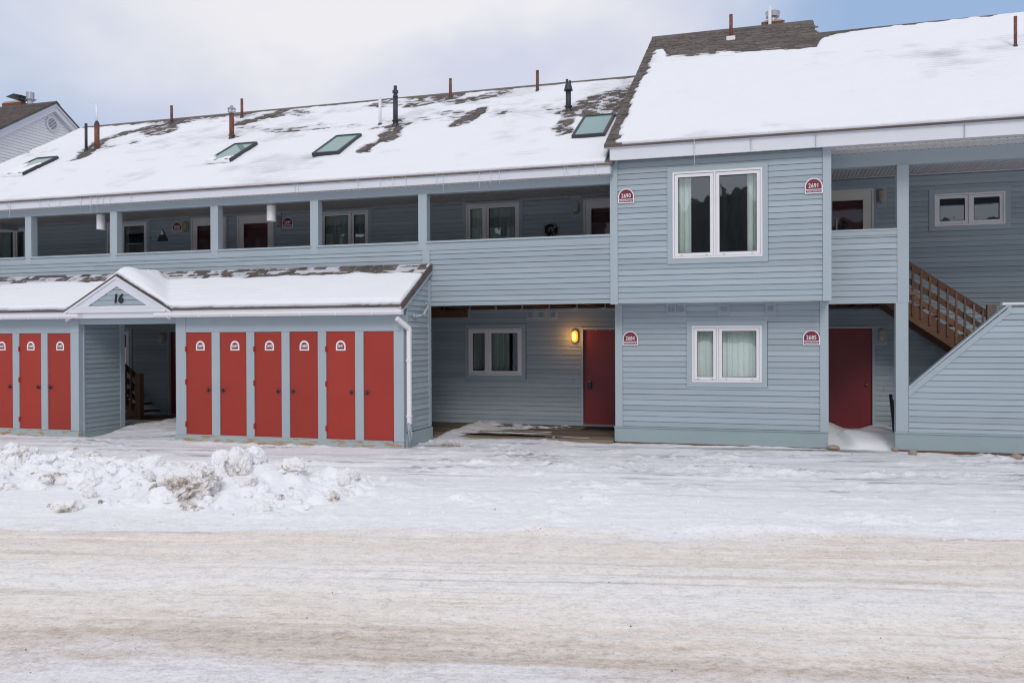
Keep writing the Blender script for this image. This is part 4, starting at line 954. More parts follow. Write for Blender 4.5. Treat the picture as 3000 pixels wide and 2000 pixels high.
# right end wall
ew = MB().prism([(SH+.092, 0), (F2-.03, 0), (F2-.03, 3.28), (SH+.092, 2.58)], 'x', -6.36, -6.305); ew = part('end_wall', ew, M['gap'], LSH)
def clip_e(p, q, z):
    zz = z+EXP*.5; lim = 13.9+(zz+.10-2.61)/shs
    return max(p, lim), q
claps(ew, -6.303, [(SH+.12, F2-.14)], .30, 3.3, .565, (), face='+x', clip=clip_e)
box('corner_board', M['trim'], LSH, -6.32, -6.274, SH+.091, SH+.16, .30, 2.50)
box('corner_board', M['trim'], LSH, -6.32, -6.274, F2-.14, F2-.03, .30, 3.10)
box('base_board', M['base'], LSH, -6.32, -6.255, SH+.07, F2-.02, -.02, .285)
rb = MB().prism([(13.86, sroof(0, 13.86)-.03), (15.33, 3.40), (15.33, 3.25), (14.06, sroof(0, 14.06)-.18), (13.86, sroof(0, 13.86)-.14)], 'x', -6.281, -6.250); part('rake_board', rb, M['trim'], LSH)
# painted bracket pipe on the end wall
bp = MB().tube((-6.27, 14.50, 2.40), (-6.20, 14.52, 2.40), .022, n=8); bp.tube((-6.20, 14.52, 2.40), (-6.18, 14.70, 2.42), .022, n=8); bp.tube((-6.18, 14.70, 2.42), (-6.18, 14.98, 2.62), .022, n=8); bp.tube((-6.18, 14.98, 2.62), (-6.27, 15.06, 2.64), .022, n=8); bp.tube((-6.28, 14.50, 2.40), (-6.265, 14.50, 2.40), .05, n=10); bp.box(-6.285, -6.265, 15.03, 15.12, 2.59, 2.68)
part('pipe_bracket', bp, M['trim'], LSH, True)
# passage walls and ceiling
pw_ = part('passage_wall', MB().box(-13.56, -13.462, SH+.10, F2-.05, -.02, 2.45), M['gap'], LSH)
claps(pw_, -13.461, [(SH+.12, F2-.17)], .10, 2.42, .08, (), face='+x')
box('corner_board', M['trim'], LSH, -13.47, -13.432, SH+.091, SH+.12, .10, 2.30); box('corner_board', M['trim'], LSH, -13.50, -13.432, F2-.17, F2-.04, .06, 2.45)
box('base_board', M['base'], LSH, -13.50, -13.42, SH+.08, F2-.04, -.02, .095)
box('passage_wall', M['clap'], LSH, -11.116, -11.02, SH+.10, F2-.05, -.02, 2.45)
box('passage_ceiling', M['trimx'], LSH, -13.45, -11.12, SH+.11, F2+.04, 2.43, 2.46)
# roof, fascia, gutters
sr = MB().prism([(13.86, sroof(0, 13.86)-.004), (15.325, sroof(0, 15.325)-.004), (15.325, 3.30), (13.95, 2.52), (13.86, sroof(0, 13.86)-.03)], 'x', -17.2, -6.245)
sr = part('roof', sr, M['shingle'], LSH)
for a, b in ((-17, -13.64), (-11.12, -6.282)):
    box('fascia', M['white'], LSH, a, b, 13.885, 13.91, 2.44, 2.585); box('frieze', M['white'], LSH, a, b, 13.912, SH-.025, 2.412, 2.44)
def gutter(a, b):
    pr_ = [(13.880, 2.495), (13.874, 2.495), (13.872, 2.425), (13.80, 2.425), (13.775, 2.455), (13.775, 2.497), (13.765, 2.497), (13.765, 2.45), (13.797, 2.412), (13.880, 2.412)]
    g = part('gutter', MB().prism(pr_, 'x', a, b), M['gutter'], LSH)
    part('end_cap', MB().box(a-.006, a-.0005, 13.764, 13.881, 2.411, 2.498), M['gutter'], g); part('end_cap', MB().box(b+.0005, b+.006, 13.764, 13.881, 2.411, 2.498), M['gutter'], g)
    x = a+.3
    while x < b: part('strap', MB().box(x, x+.018, 13.762, 13.8, 2.409, 2.4995), M['gutter'], g); x += .72
    tag(part('snow_ribbon', MB().box(a+.01, b-.01, 13.782, 13.872, 2.46, 2.503), M['snow'], g), kind='stuff')
    return g
gutter(-16.9, -13.22); gutter(-11.40, -6.215)
dsx, dsy = -6.20, 14.10
dn = MB(); dn.beam((-6.31, 13.82, 2.425), (-6.31, 13.82, 2.33), .075, .06); dn.beam((-6.31, 13.82, 2.345), (dsx, 14.10, 2.16), .06, .075); dn.box(dsx-.035, dsx+.035, 14.07, 14.13, .46, 2.175)
dn = part('downspout', dn, M['gutter'], LSH)
for z in (1.60, .60): part('strap', MB().box(dsx-.05, dsx+.045, 14.062, 14.138, z-.014, z+.014), M['gutter'], dn)
icm = MB(); 
for k in range(9): icm.tube((dsx+random.uniform(-.025, .025), 14.10+random.uniform(-.03, .03), .48), (dsx+random.uniform(-.03, .05), 14.10+random.uniform(-.03, .03), random.uniform(.05, .3)), .022, .006, 6)
part('frozen_drip', icm, M['ice'], dn, True)
# gabled front over the passage
GYf = 13.88; ap = (-12.365, 3.275); fl_, fr_ = (-13.625, 2.585), (-11.125, 2.600)
gsl = (ap[1]-fl_[1])/(ap[0]-fl_[0]); gsr = (ap[1]-fr_[1])/(fr_[0]-ap[0])
gr = MB()
gr.poly([(fl_[0]-.05, GYf-.03, fl_[1]-.028), (ap[0], GYf-.03, ap[1]+.0), (fr_[0]+.05, GYf-.03, fr_[1]-.028), (fl_[0]-.05, 15.25, fl_[1]-.028), (ap[0], 15.25, ap[1]), (fr_[0]+.05, 15.25, fr_[1]-.028),
         (fl_[0]-.05, GYf-.03, fl_[1]-.055), (ap[0], GYf-.03, ap[1]-.03), (fr_[0]+.05, GYf-.03, fr_[1]-.055)], [(0, 1, 4, 3), (1, 2, 5, 4), (0, 6, 7, 1), (1, 7, 8, 2)])
gr = part('gable_roof', gr, M['shingle'], LSH)
gw = MB().prism([(-13.05, 2.66), (-11.62, 2.66), (-12.337, 3.06)], 'y', GYf+.03, GYf+.08); gw = part('gable_wall', gw, M['gap'], LSH)
def clip_g(p, q, z):
    zt = z+EXP*.35; return max(p, -12.337-(3.06-zt)/.55), min(q, -12.337+(3.06-zt)/.55)
claps(gw, GYf+.035, [(-13.08, -11.59)], 2.66, 3.02, 2.668, (), clip=clip_g)
def rake(s_, a, b, w0, w1, y0, y1):
    (x0, z0), (x1, z1) = a, b
    return MB().prism([(x0, z0-w0), (x1, z1-w0), (x1, z1-w1), (x0, z0-w1)], 'y', y0, y1)
part('rake_board', rake(0, fl_, ap, .035, .235, GYf, GYf+.05), M['white'], LSH); part('rake_board', rake(0, ap, fr_, .035, .235, GYf, GYf+.05), M['white'], LSH)
part('rake_crown', rake(0, (fl_[0]-.04, fl_[1]-.022), ap, .032, .085, GYf-.022, GYf-.001), M['white'], LSH); part('rake_crown', rake(0, ap, (fr_[0]+.04, fr_[1]-.022), .032, .085, GYf-.022, GYf-.001), M['white'], LSH)
box('gable_sill', M['white'], LSH, -13.60, -11.15, GYf-.012, GYf+.05, 2.600, 2.658)
box('gable_band', M['white'], LSH, -13.52, -11.20, GYf-.03, GYf+.05, 2.520, 2.598); box('gable_fascia', M['white'], LSH, -13.46, -11.14, GYf+.004, GYf+.05, 2.415, 2.518)
box('gable_soffit', M['white'], LSH, -13.46, -11.14, GYf+.052, SH-.025, 2.412, 2.43)
t16 = put_text(LSH, '16', .25, -12.335-LSH.location.x, GYf+.002-LSH.location.y, 2.79, M['black'], bold=.005, shear=.12, ext=.008, sx=1.0, name='house_number')
t16['label'] = 'black number sixteen on the little gable'
# shed snow, with the hump on the little gable
def gable_surf(X): return np.where(X < ap[0], ap[1]-(ap[0]-X)*gsl, ap[1]-(X-ap[0])*gsr)
def smask(X, Y):
    X = np.asarray(X, float); Y = np.asarray(Y, float)
    n = (fbm(X*2.5, Y*3, 141, 3)-.5)*.20
    m = .90*sst(-.06, .08, Y+n*.6-14.92)*(.78+.4*fbm(X*3.2, np.floor((Y-13.87)/.111)*31., 143, 2))
    g = gable_surf(X)-sroof(X, Y)
    m = m*(1-sst(-.14, .02, g))
    rk_ = .95*(1-sst(.0, .05, -6.25-X-.06-.02*np.sin(Y*9)))*(Y > 14.9)
    return np.clip(np.maximum(m, rk_), 0, .90)
shingles(sr, sroof, shs, -16.9, -6.25, 13.865, 15.30, smask, 27)
def sextra(X, Y, B):
    g = gable_surf(X)+.012
    hump = .10*np.exp(-((X-ap[0]-.42)/.42)**2)+.055*np.exp(-((X-ap[0])/.25)**2)-.045*sst(ap[0]-.05, ap[0]-.5, X)
    g = g+hump*sst(GYf-.02, GYf+.25, Y)
    k = .06; d = g-B
    sm = B+np.where(d > k, d, np.where(d < -k, 0, (d+k)**2/(4*k)))
    return sm
roof_snow('roof_snow', -16.9, -6.27, 13.868, 15.30, sroof, smask, 'thick snow on the locker shed roof, heaped beside the small gable', cover=.075, res=.03, ey=.03, extra=sextra, edge_t=.06)
shl = MB(); 
for s_ in range(9):
    a = ap[0]+.14*s_; z = ap[1]-.14*s_*gsr; shl.poly([(a, GYf-.035, z+.010), (a+.135, GYf-.035, z+.010-.135*gsr+.006), (a+.135, GYf+.10, z+.018-.135*gsr), (a, GYf+.10, z+.016)], [(0, 1, 2, 3)])
part('edge_shingles', shl, M['shingle'], gr)

# ground-level boardwalk
DK = thing('boardwalk', 'weathered plank boardwalk under the gallery by the lit lamp', 'deck', (-4.8, 17, 0))
DK2 = thing('boardwalk', 'snow-dusted plank floor inside the shed passage', 'deck', (-13.5, 16.7, 0))
for D, a, b, y0 in ((DK, -7.6, -2.83, 15.75), (DK2, -17.4, -11.0, 15.40)):
    y = y0; 
    while y < WL-.05:
        part('plank', MB().box(a, b, y, min(y+.138, WL-.02), -.06+random.uniform(-.002, .002), .078), M['deckwood'], D); y += .144
# patches of blown snow on the planks
def drift(name, x0, x1, y0, y1, fn, label, cat='snow drift', kind=None, res=.03, m='snow'):
    X, Y = np.meshgrid(np.arange(x0, x1+res/2, res), np.arange(y0, y1+res/2, res)); Z = fn(X, Y)
    o = link(name, grid_mesh(name, X, Y, Z, M[m])); tag(o, label, cat, kind=kind); return o
drift('snow_dusting', -6.25, -3.3, 15.9, 17.6, lambda X, Y: .075+.026*(fbm(X*1.0, Y*8, 151, 4)-.46)+.035*sst(16.25, 15.9, Y)-.03*sst(-4.4, -3.4, X)-.05*sst(16.8, 17.5, Y+.3*(fbm(X*2, Y, 3, 2)-.5)), 'wind-blown snow dusting the boardwalk planks', 'snow', 'stuff')
drift('snow_dusting', -14.6, -11.2, 15.3, 17.4, lambda X, Y: .078+.030*(fbm(X*1.1+Y*.8, Y*4, 153, 4)-.42)+.05*sst(15.7, 15.3, Y)-.05*sst(16.8, 17.4, Y), 'wind-blown snow on the floor of the dark passage', 'snow', 'stuff')
def door_drift(X, Y):
    h = .02+.11*sst(16.0, 17.2, Y)
    h = h+.17*np.exp(-((X-.95)/.42)**2)*sst(16.3, 18.4, Y)+.09*np.exp(-((X-2.05)/.35)**2)*sst(16.5, 18.3, Y)-.06*np.exp(-((X-1.5)/.35)**2)*sst(17.2, 18.3, Y)
    edge_ = 1.26+.10*np.sin(Y*2.1)+.22*sst(16.9, 17.6, Y)
    lobe = sst(edge_-.03, edge_+.15, X)*(1-sst(16.8, 17.9, Y))*sst(15.95, 16.55, Y+.20*(X-1.3)+.06*np.sin(X*5))
    h = h+lobe*(.13-.06*sst(1.4, 2.3, X))
    h = h-.10*sst(16.25, 15.85, Y)
    return h+(fbm(X*4, Y*3, 161, 3)-.5)*.012
drift('snow_drift', .965, 2.30, 15.90, WR-.005, door_drift, 'smooth snow drift piled against the maroon door right of the bay')

# ------------------------------------------------------------------ stairs
def staircase(dx, dy, label):
    T = thing('wooden_staircase', label, 'staircase', (3.0+dx, 17.6+dy, 0))
    sl = -.7165; Yr = 17.3+dy
    def zt(x): return 3.385+sl*(x-2.449)          # top rail upper edge
    xa, xb = 2.10, 3.74
    def b(name, off, h, th, y, x0=xa, x1=xb, m='stairwood'):
        p = MB().prism([(x0+dx, zt(x0)-off), (x1+dx, zt(x1)-off), (x1+dx, zt(x1)-off-h), (x0+dx, zt(x0)-off-h)], 'y', y, y+th); return part(name, p, M[m], T)
    b('handrail', 0, .145, .036, Yr); b('rail', .305, .115, .036, Yr); b('rail', .565, .115, .036, Yr)
    b('stringer', .755, .335, .040, Yr-.005, 1.9, 4.55); b('stringer', .755, .335, .040, WR+dy-.08, 1.9, 4.55)
    for i, x in enumerate((2.508, 2.654, 2.799, 2.943, 3.092, 3.235, 3.376, 3.524, 3.670)):
        bt = part('baluster', MB().box(x-.017+dx, x+.017+dx, Yr-.041, Yr-.0055, zt(x)-.955+random.uniform(-.03, .03), zt(x)-.045), M['greywood' if i > 5 else 'stairwood'], T)
    part('newel_post', MB().prism([(3.742+dx, Yr-.03), (3.892+dx, Yr-.03), (3.905+dx, Yr+.05), (3.80+dx, Yr+.12), (3.742+dx, Yr+.09)], 'z', .5, 2.565), M['greywood'], T)
    x = 2.0
    for k in range(11):
        z = zt(x)-.80; part('tread', MB().box(x+dx, x+.29+dx, Yr+.036, WR+dy-.082, z-.04, z), M['stairwood'], T); x += .245
    part('newel_post', MB().box(4.5+dx, 4.6+dx, Yr-.03, Yr+.06, 0, 1.95), M['greywood'], T)
staircase(0, 0, 'brown wooden staircase with a slatted railing behind the screen wall')
def entry_stairs():
    T = thing('wooden_staircase', 'dark wooden stair foot with newel post inside the shed passage', 'staircase', (-15.2, 17.3, 0))
    sl = -.7165; Yr = 16.98
    def zt(x): return 1.155+sl*(x+14.56)
    for off, h, nm in ((0, .145, 'handrail'), (.305, .115, 'rail'), (.565, .115, 'rail'), (.80, .30, 'stringer')):
        x0, x1 = -16.4, -14.56; part(nm, MB().prism([(x0, zt(x0)-off), (x1, zt(x1)-off), (x1, zt(x1)-off-h), (x0, zt(x0)-off-h)], 'y', Yr, Yr+.037), M['stairwood'], T)
    for x in (-15.0, -14.85, -14.70, -15.15, -15.30, -15.45): part('baluster', MB().box(x-.017, x+.017, Yr-.04, Yr-.003, zt(x)-.95, zt(x)-.03), M['stairwood'], T)
    part('newel_post', MB().box(-14.56, -14.42, Yr-.05, Yr+.08, .08, 1.17), M['stairwood'], T)
    x = -14.75
    for k in range(6): part('tread', MB().box(x-.27, x+.02, Yr+.04, WL-.03, .09+.17*k+.10, .09+.17*k+.135), M['stairwood'], T); x -= .24
entry_stairs()

# ================================================================== WHITE HOUSE far left
HX_ = -23.5; hsl = .63; hay, haz = 23.42, 10.09
WH = thing('white_house', 'white-sided house with a brown gable roof rising beyond the long roof', 'house', (HX_-4, hay, 0))
part('wall', MB().prism([(hay-6, 0), (hay+6, 0), (hay+6, haz-6*hsl-.2), (hay, haz-.2), (hay-6, haz-6*hsl-.2)], 'x', HX_-9, HX_-.02), M['lens'], WH)
wfront = WH.children[0]
def clip_h(p, q, z):
    zz = z+EXP*.4; d = (haz-.29-zz)/hsl; return max(p, hay-d), min(q, hay+d)
M['siding'] = paint('white_vinyl_siding', (.84, .83, .85), var=.03, rnd=.04)
claps(wfront, HX_-.02, [(hay-4, hay+4)], 6.6, haz-.35, 6.6, (), face='+x', key='siding', clip=clip_h)
hr_ = MB()
for sgn in (-1, 1):
    hr_.prism([(hay, haz), (hay+sgn*6.4, haz-6.4*hsl), (hay+sgn*6.4, haz-6.4*hsl-.06), (hay, haz-.06)], 'x', HX_-9.2, HX_+.20)
hr_ = part('roof', hr_, M['shingle'], WH)
hsh = MB(); cs = .128*.846
for k in range(26):
    y = hay-.02-cs*(k+1); z = haz-hsl*(hay-y); x = HX_-6; 
    while x < HX_+.18:
        wd = random.choice((.2, .27, .33)); hsh.poly([(x, y, z+random.uniform(.012, .022)), (min(x+wd, HX_+.2)-.006, y, z+.018), (min(x+wd, HX_+.2)-.006, y+cs, z+cs*hsl+.003), (x, y+cs, z+cs*hsl+.003), (x, y, z), (min(x+wd, HX_+.2)-.006, y, z)], [(0, 1, 2, 3), (4, 5, 1, 0)]); x += wd
tag(part('shingle_courses', hsh, M['shingle'], hr_), kind='stuff')
part('ridge_cap', MB().prism([(hay-.16, haz-.09), (hay, haz+.03), (hay+.16, haz-.09), (hay, haz+.01)], 'x', HX_-9.2, HX_+.21), M['shingle'], hr_)
for sgn in (-1, 1):
    part('rake_board', MB().prism([(hay, haz-.065), (hay+sgn*6.3, haz-6.3*hsl-.065), (hay+sgn*6.3, haz-6.3*hsl-.30), (hay, haz-.30)], 'x', HX_+.10, HX_+.14), M['white'], WH)
    part('rake_crown', MB().prism([(hay, haz-.062), (hay+sgn*6.35, haz-6.35*hsl-.062), (hay+sgn*6.35, haz-6.35*hsl-.14), (hay, haz-.14)], 'x', HX_+.142, HX_+.18), M['white'], WH)
    part('rake_soffit', MB().prism([(hay, haz-.30), (hay+sgn*6.3, haz-6.3*hsl-.30), (hay+sgn*6.3, haz-6.3*hsl-.32), (hay, haz-.32)], 'x', HX_-.02, HX_+.14), M['white'], WH)
vc = (hay-.02, 9.34)
def disc(r, n=24): return [(vc[0]+r*math.cos(2*math.pi*i/n), vc[1]+r*math.sin(2*math.pi*i/n)) for i in range(n)]
gv = part('gable_vent', MB().prism(disc(.255), 'x', HX_-.01, HX_+.025), M['white'], WH)
rg = MB(); n = 24; o_, i_ = disc(.255), disc(.185)
for k in range(n):
    a, b = k, (k+1) % n; rg.poly([(HX_+.026, *o_[a]), (HX_+.026, *o_[b]), (HX_+.026, *i_[b]), (HX_+.026, *i_[a]), (HX_+.045, *o_[a]), (HX_+.045, *o_[b]), (HX_+.045, *i_[b]), (HX_+.045, *i_[a])], [(4, 5, 6, 7), (0, 1, 5, 4), (3, 7, 6, 2)])
part('vent_ring', rg, M['white'], gv)
part('vent_back', MB().prism(disc(.18), 'x', HX_+.0255, HX_+.028), M['dgrey'], gv)
for k in range(7):
    z = vc[1]-.155+k*.047; hw = math.sqrt(max(.18**2-(z+.012-vc[1])**2, .001)); part('vent_slat', MB().prism([(HX_+.029, z+.028), (HX_+.032, z+.032), (HX_+.05, z+.005), (HX_+.046, z)], 'y', vc[0]-hw, vc[0]+hw), M['white'], gv)
hc = part('chimney', MB().box(-25.88, -25.04, 23.6, 24.2, 9.6, 10.28), M['brick'], WH)
part('crown', MB().prism([(-25.89, 10.282), (-25.03, 10.282), (-25.18, 10.34), (-25.75, 10.34)], 'y', 23.59, 24.21), M['mortar'], hc)
cw = MB().tube((-25.31, 23.9, 10.33), (-25.31, 23.9, 10.44), .12, n=14); cw.prism([(-25.66, 10.50), (-24.96, 10.50), (-25.31, 10.585)], 'y', 23.55, 24.25)
for dx_ in (-.10, .10): cw.tube((-25.31+dx_, 23.9, 10.42), (-25.31+dx_, 23.9, 10.51), .012, n=6)
part('cowl', cw, M['dgrey'], hc)
fx_, fy_ = -24.78, 23.75
fp = MB().tube((fx_, fy_, 9.8), (fx_, fy_, 10.36), .095, n=18); fp.tube((fx_, fy_, 10.34), (fx_, fy_, 10.355), .15, n=18); fp.tube((fx_, fy_, 10.375), (fx_, fy_, 10.62), .135, n=20); fp.tube((fx_, fy_, 10.10), (fx_, fy_, 10.17), .17, .13, 18)
part('flue_pipe', fp, M['steel'], WH)

# ================================================================== things on the walls
def plaque(num, x, Y, z0, label, w=.286, h=.262):
    t = thing('number_plaque', label, 'sign', (x, Y, z0), 'unit number plaques')
    lpart('plate', MB().prism(arch(w, h), 'y', -.012, 0), M['signwhite'], t)
    mi = MB(); pr_ = [(p[0], p[1]) for p in arch(w-.036, h-.092, cz=.074)]; mi.prism(pr_, 'y', -.0155, -.0125); mi.box(-w/2+.018, w/2-.018, -.0155, -.0125, .018, .060)
    lpart('field', mi, M['signred'], t)
    put_text(t, num, .104, 0, -.017, .128, M['signwhite'], bold=.0010, sx=.80, space=1.05)
    put_text(t, 'Winter Brook LN.', .036, 0, -.017, .039, M['signwhite'], bold=.0004, sx=.84)
plaque('2690', -2.490, F2-.030, 4.405, 'maroon arched plaque reading 2690, left of the tall bay window')
plaque('2691', .695, F2-.030, 4.411, 'maroon arched plaque reading 2691, right of the tall bay window')
plaque('2684', -2.516, F1-.030, 1.846, 'maroon arched plaque reading 2684, next to the door with the lit lamp')
plaque('2685', .677, F1-.030, 1.848, 'maroon arched plaque reading 2685, next to the drifted-in door')
plaque('2688', -14.191, WL-.030, 4.656, 'shaded maroon plaque reading 2688 beside the mountain sign')
plaque('2689', -11.054, WL-.030, 4.636, 'shaded maroon plaque reading 2689 beside a hanging white light')
def stadium(w, h, n=10):
    r = w/2; s = h/2-r
    return [(r*math.cos(math.pi*i/n), s+r*math.sin(math.pi*i/n)) for i in range(n+1)]+[(-r*math.cos(math.pi*i/n), -s-r*math.sin(math.pi*i/n)) for i in range(n+1)]
def lamp(x, Y, z, label, lens='lens', guard='guard', lit=False, w=.158, h=.276):
    t = thing('wall_lamp', label, 'lamp', (x, Y, z), 'oval bulkhead wall lamps')
    lpart('base', MB().prism(stadium(w, h), 'y', -.028, 0), M[guard], t)
    dm = MB(); rings = [(1.0, -.028), (.985, -.055), (.90, -.082), (.70, -.098), (.35, -.106)]; pts = []; k = len(stadium(w*.86, h*.92))
    for s, y in rings: pts += [(a*s, y, b*s if s > .95 else b*(.4+.6*s)) for a, b in stadium(w*.86, h*.92)]
    fs = [(r*k+i, r*k+(i+1) % k, (r+1)*k+(i+1) % k, (r+1)*k+i) for r in range(len(rings)-1) for i in range(k)]+[tuple(range((len(rings)-1)*k, len(rings)*k))]
    dm.poly(pts, fs); lpart('lens', dm, M['lit' if lit else lens], t, True)
    rg = MB(); o_, i_ = stadium(w, h), stadium(w*.84, h*.90); n = len(o_)
    for q in range(n):
        a, b = q, (q+1) % n; rg.poly([(o_[a][0], -.029, o_[a][1]), (o_[b][0], -.029, o_[b][1]), (i_[b][0], -.029, i_[b][1]), (i_[a][0], -.029, i_[a][1]), (o_[a][0], -.045, o_[a][1]), (o_[b][0], -.045, o_[b][1]), (i_[b][0], -.050, i_[b][1]), (i_[a][0], -.050, i_[a][1])], [(4, 5, 6, 7), (0, 1, 5, 4), (3, 7, 6, 2)])
    lpart('rim', rg, M[guard], t)
    for bx_ in (-.042, -.014, .014, .042):
        zz = h*.40 if abs(bx_) < .03 else h*.33; y = -.112 if abs(bx_) < .03 else -.098
        g = MB(); P_ = [(bx_, -.048, -zz-.02), (bx_, y+.012, -zz*.75), (bx_, y, 0), (bx_, y+.012, zz*.75), (bx_, -.048, zz+.02)]
        for a, b in zip(P_[:-1], P_[1:]): g.tube(a, b, .0045, n=6)
        lpart('guard_bar', g, M[guard if not lit else 'lit'], t, True)
    if lit:
        b = MB(); b.prism(stadium(.06, .16), 'y', -.114, -.1065); lpart('bulb', b, M['bulb'], t)
        L = bpy.data.lights.new('lamp_light', 'POINT'); L.energy = 5.0; L.color = (1, .40, .07); L.shadow_soft_size = .06
        lo = bpy.data.objects.new('lamp_light', L); col.objects.link(lo); lo.parent = t; lo.location = (-.02, -.20, 0)
    return t
lamp(-4.039, WL-.029, 2.018, 'lit amber oval lamp glowing beside the maroon front door', lit=True)
box('lamp_board', M['trimx'], GB, -4.157, -3.916, WL-.029, WL+.01, 1.796, 2.223)
lamp(-4.012, WL-.028, 4.785, 'unlit oval lamp in the gallery right of the wreath')
lamp(-11.318, WL-.028, 4.800, 'unlit oval lamp left of the gallery plaque reading 2689')
lamp(-13.942, WL-.028, 4.792, 'unlit tan oval lamp right of the gallery plaque reading 2688', lens='lensold', guard='lensold', w=.18, h=.275)
lamp(2.124, WR-.028, 4.805, 'yellowed oval lamp beside the beige storm door', lens='lensold', w=.15, h=.29)
lamp(2.131, WR-.029, 2.021, 'unlit grey oval lamp beside the drifted-in maroon door')
lamp(-14.663, WL-.021, 2.008, 'unlit oval lamp in the dark shed passage', w=.18)
def can(x, label):
    t = thing('pendant_light', label, 'lamp', (x, 15.66, 4.45), 'white can lights under the gallery beam')
    lpart('can', MB().tube((0, 0, .0), (0, 0, .325), .095, n=24, caps=False), M['signwhite'], t, True); lpart('top', MB().tube((0, 0, .315), (0, 0, .3245), .094, n=24), M['signwhite'], t)
    lpart('reflector', MB().tube((0, 0, .03), (0, 0, .035), .09, n=24), M['dgrey'], t); lpart('stem', MB().tube((0, 0, .3245), (0, 0, .60), .018, n=8), M['signwhite'], t)
can(-14.36, 'white cylindrical light hanging left of the gallery plaque 2688'); can(-10.00, 'white cylindrical light hanging beside the gallery plaque 2689')
# wreath
wt = thing('wreath', 'dark round wreath with pale ornaments hanging on the gallery wall', 'wreath', (-4.566, WL-.02, 4.325))
rw = random.Random(3); wm = MB()
for k in range(900):
    a = rw.uniform(0, 6.283); r = .115+rw.gauss(0, .024); y = -.045+rw.gauss(0, .018); p = Vector((r*math.cos(a), y, r*math.sin(a))); d = Vector((rw.uniform(-1, 1), rw.uniform(-1, .5), rw.uniform(-1, 1))).normalized()*rw.uniform(.018, .035)
    wm.tube(p, p+d, .004, .001, 3, caps=False)
for k in range(24):
    a, b = k*math.pi/12, (k+1)*math.pi/12; wm.tube((.115*math.cos(a), -.045, .115*math.sin(a)), (.115*math.cos(b), -.045, .115*math.sin(b)), .03, n=6, caps=False)
M['wreath'] = plain('dark_wreath_twigs', (.014, .013, .014), .8, var=.3); lpart('ring', wm, M['wreath'], wt)
M['orn'] = plain('pale_ornament', (.42, .40, .40), .6)
def flake(cx, cz, r): 
    m = MB()
    for k in range(3):
        a = k*math.pi/3; m.tube((cx-r*math.cos(a), -.085, cz-r*math.sin(a)), (cx+r*math.cos(a), -.085, cz+r*math.sin(a)), .006, n=5)
    return m
for cx, cz, r in ((.105, .055, .030), (-.085, -.105, .024), (.085, -.095, .026), (.03, -.125, .02)): lpart('ornament', flake(cx, cz, r), M['orn'], wt)
br_ = MB()
for k in range(9):
    a0, a1 = math.pi*(.26+.055*k), math.pi*(.26+.055*(k+1)); br_.tube((.135*math.cos(a0), -.082, .135*math.sin(a0)), (.135*math.cos(a1), -.082, .135*math.sin(a1)), .015, n=5)
lpart('banner', br_, M['orn'], wt)
lpart('ornament', MB().tube((-.135, -.085, .04), (-.13, -.085, -.05), .011, n=6), M['orn'], wt); lpart('figure', MB().tube((0, -.06, -.12), (0, -.06, .02), .035, .018, 8), M['wreath'], wt)
# mountain sign
ms = thing('mountain_sign', 'small dark triangular mountain sign with a white peak in the gallery', 'sign', (-14.632, WL-.02, 4.452))
M['navy'] = plain('navy_sign_paint', (.008, .011, .022), .5); 
lpart('board', MB().prism([(-.165, 0), (.150, 0), (-.008, .298)], 'y', -.018, 0), M['navy'], ms)
lpart('edge', MB().prism([(.150, 0), (.166, 0), (.006, .298), (-.008, .298)], 'y', -.02, 0), M['dgrey'], ms)
lpart('snowcap', MB().prism([(-.008, .29), (.058, .165), (.036, .178), (.018, .150), (-.006, .175), (-.026, .146), (-.046, .172), (-.068, .160)], 'y', -.021, -.0185), M['signwhite'], ms)
# lockbox, mat, shovels, leaning board
lb = thing('key_lockbox', 'black key lockbox hanging on the maroon door knob beside the lit lamp', 'lockbox', (-3.737, WL+.05, .90))
lpart('case', MB().prism([(-.040, 0), (.040, 0), (.043, .05), (.036, .115), (.018, .125), (-.018, .125), (-.036, .115), (-.043, .05)], 'y', -.075, -.030), M['black'], lb)
sh_ = MB()
for k in range(8):
    a, b = math.pi*k/8, math.pi*(k+1)/8; sh_.tube((.022*math.cos(a), -.05, .128+.03*math.sin(a)), (.022*math.cos(b), -.05, .128+.03*math.sin(b)), .006, n=6)
lpart('shackle', sh_, M['steel'], lb)
dkn = [c for c in GB.children if c.get('label') == 'maroon front door beside the lit lamp'][0]; knob(dkn, -3.737, 1.045, WL+.05, 'brass', .026)
for x in (-3.60, -3.29): part('door_pin', MB().tube((x, WL+.05, 2.155), (x, WL+.04, 2.155), .008, n=8), M['signwhite'], dkn)
dm = thing('doormat', 'black rubber doormat in front of the door beside the lit lamp', 'mat', (-3.35, 17.62, .079))
mm = MB(); mm.box(-.42, .50, -.25, .26, 0, .012)
lpart('base', mm, M['mat'], dm); mm = MB()
for i in range(18):
    for j in range(9): mm.box(-.40+i*.05, -.375+i*.05, -.23+j*.053, -.205+j*.053, .0125, .020)
tag(lpart('studs', mm, M['mat'], dm), kind='stuff')
sv1 = thing('snow_shovel', 'white-shafted tool leaning at the beige storm door', 'shovel', (1.25, 18.35, 2.77))
lpart('shaft', MB().tube((0, 0, .25), (.025, .15, 1.62), .016, n=10), M['signwhite'], sv1, True); lpart('blade', MB().prism([(-.02, .0), (.02, .02), (.0, .27), (-.012, .27)], 'x', -.18, .18), M['dgrey'], sv1)
sv2 = thing('snow_shovel', 'black D-handled shovel leaning at the beige storm door', 'shovel', (1.44, 18.35, 2.77))
lpart('shaft', MB().tube((0, 0, .3), (0, .14, 1.38), .016, n=10), M['black'], sv2, True)
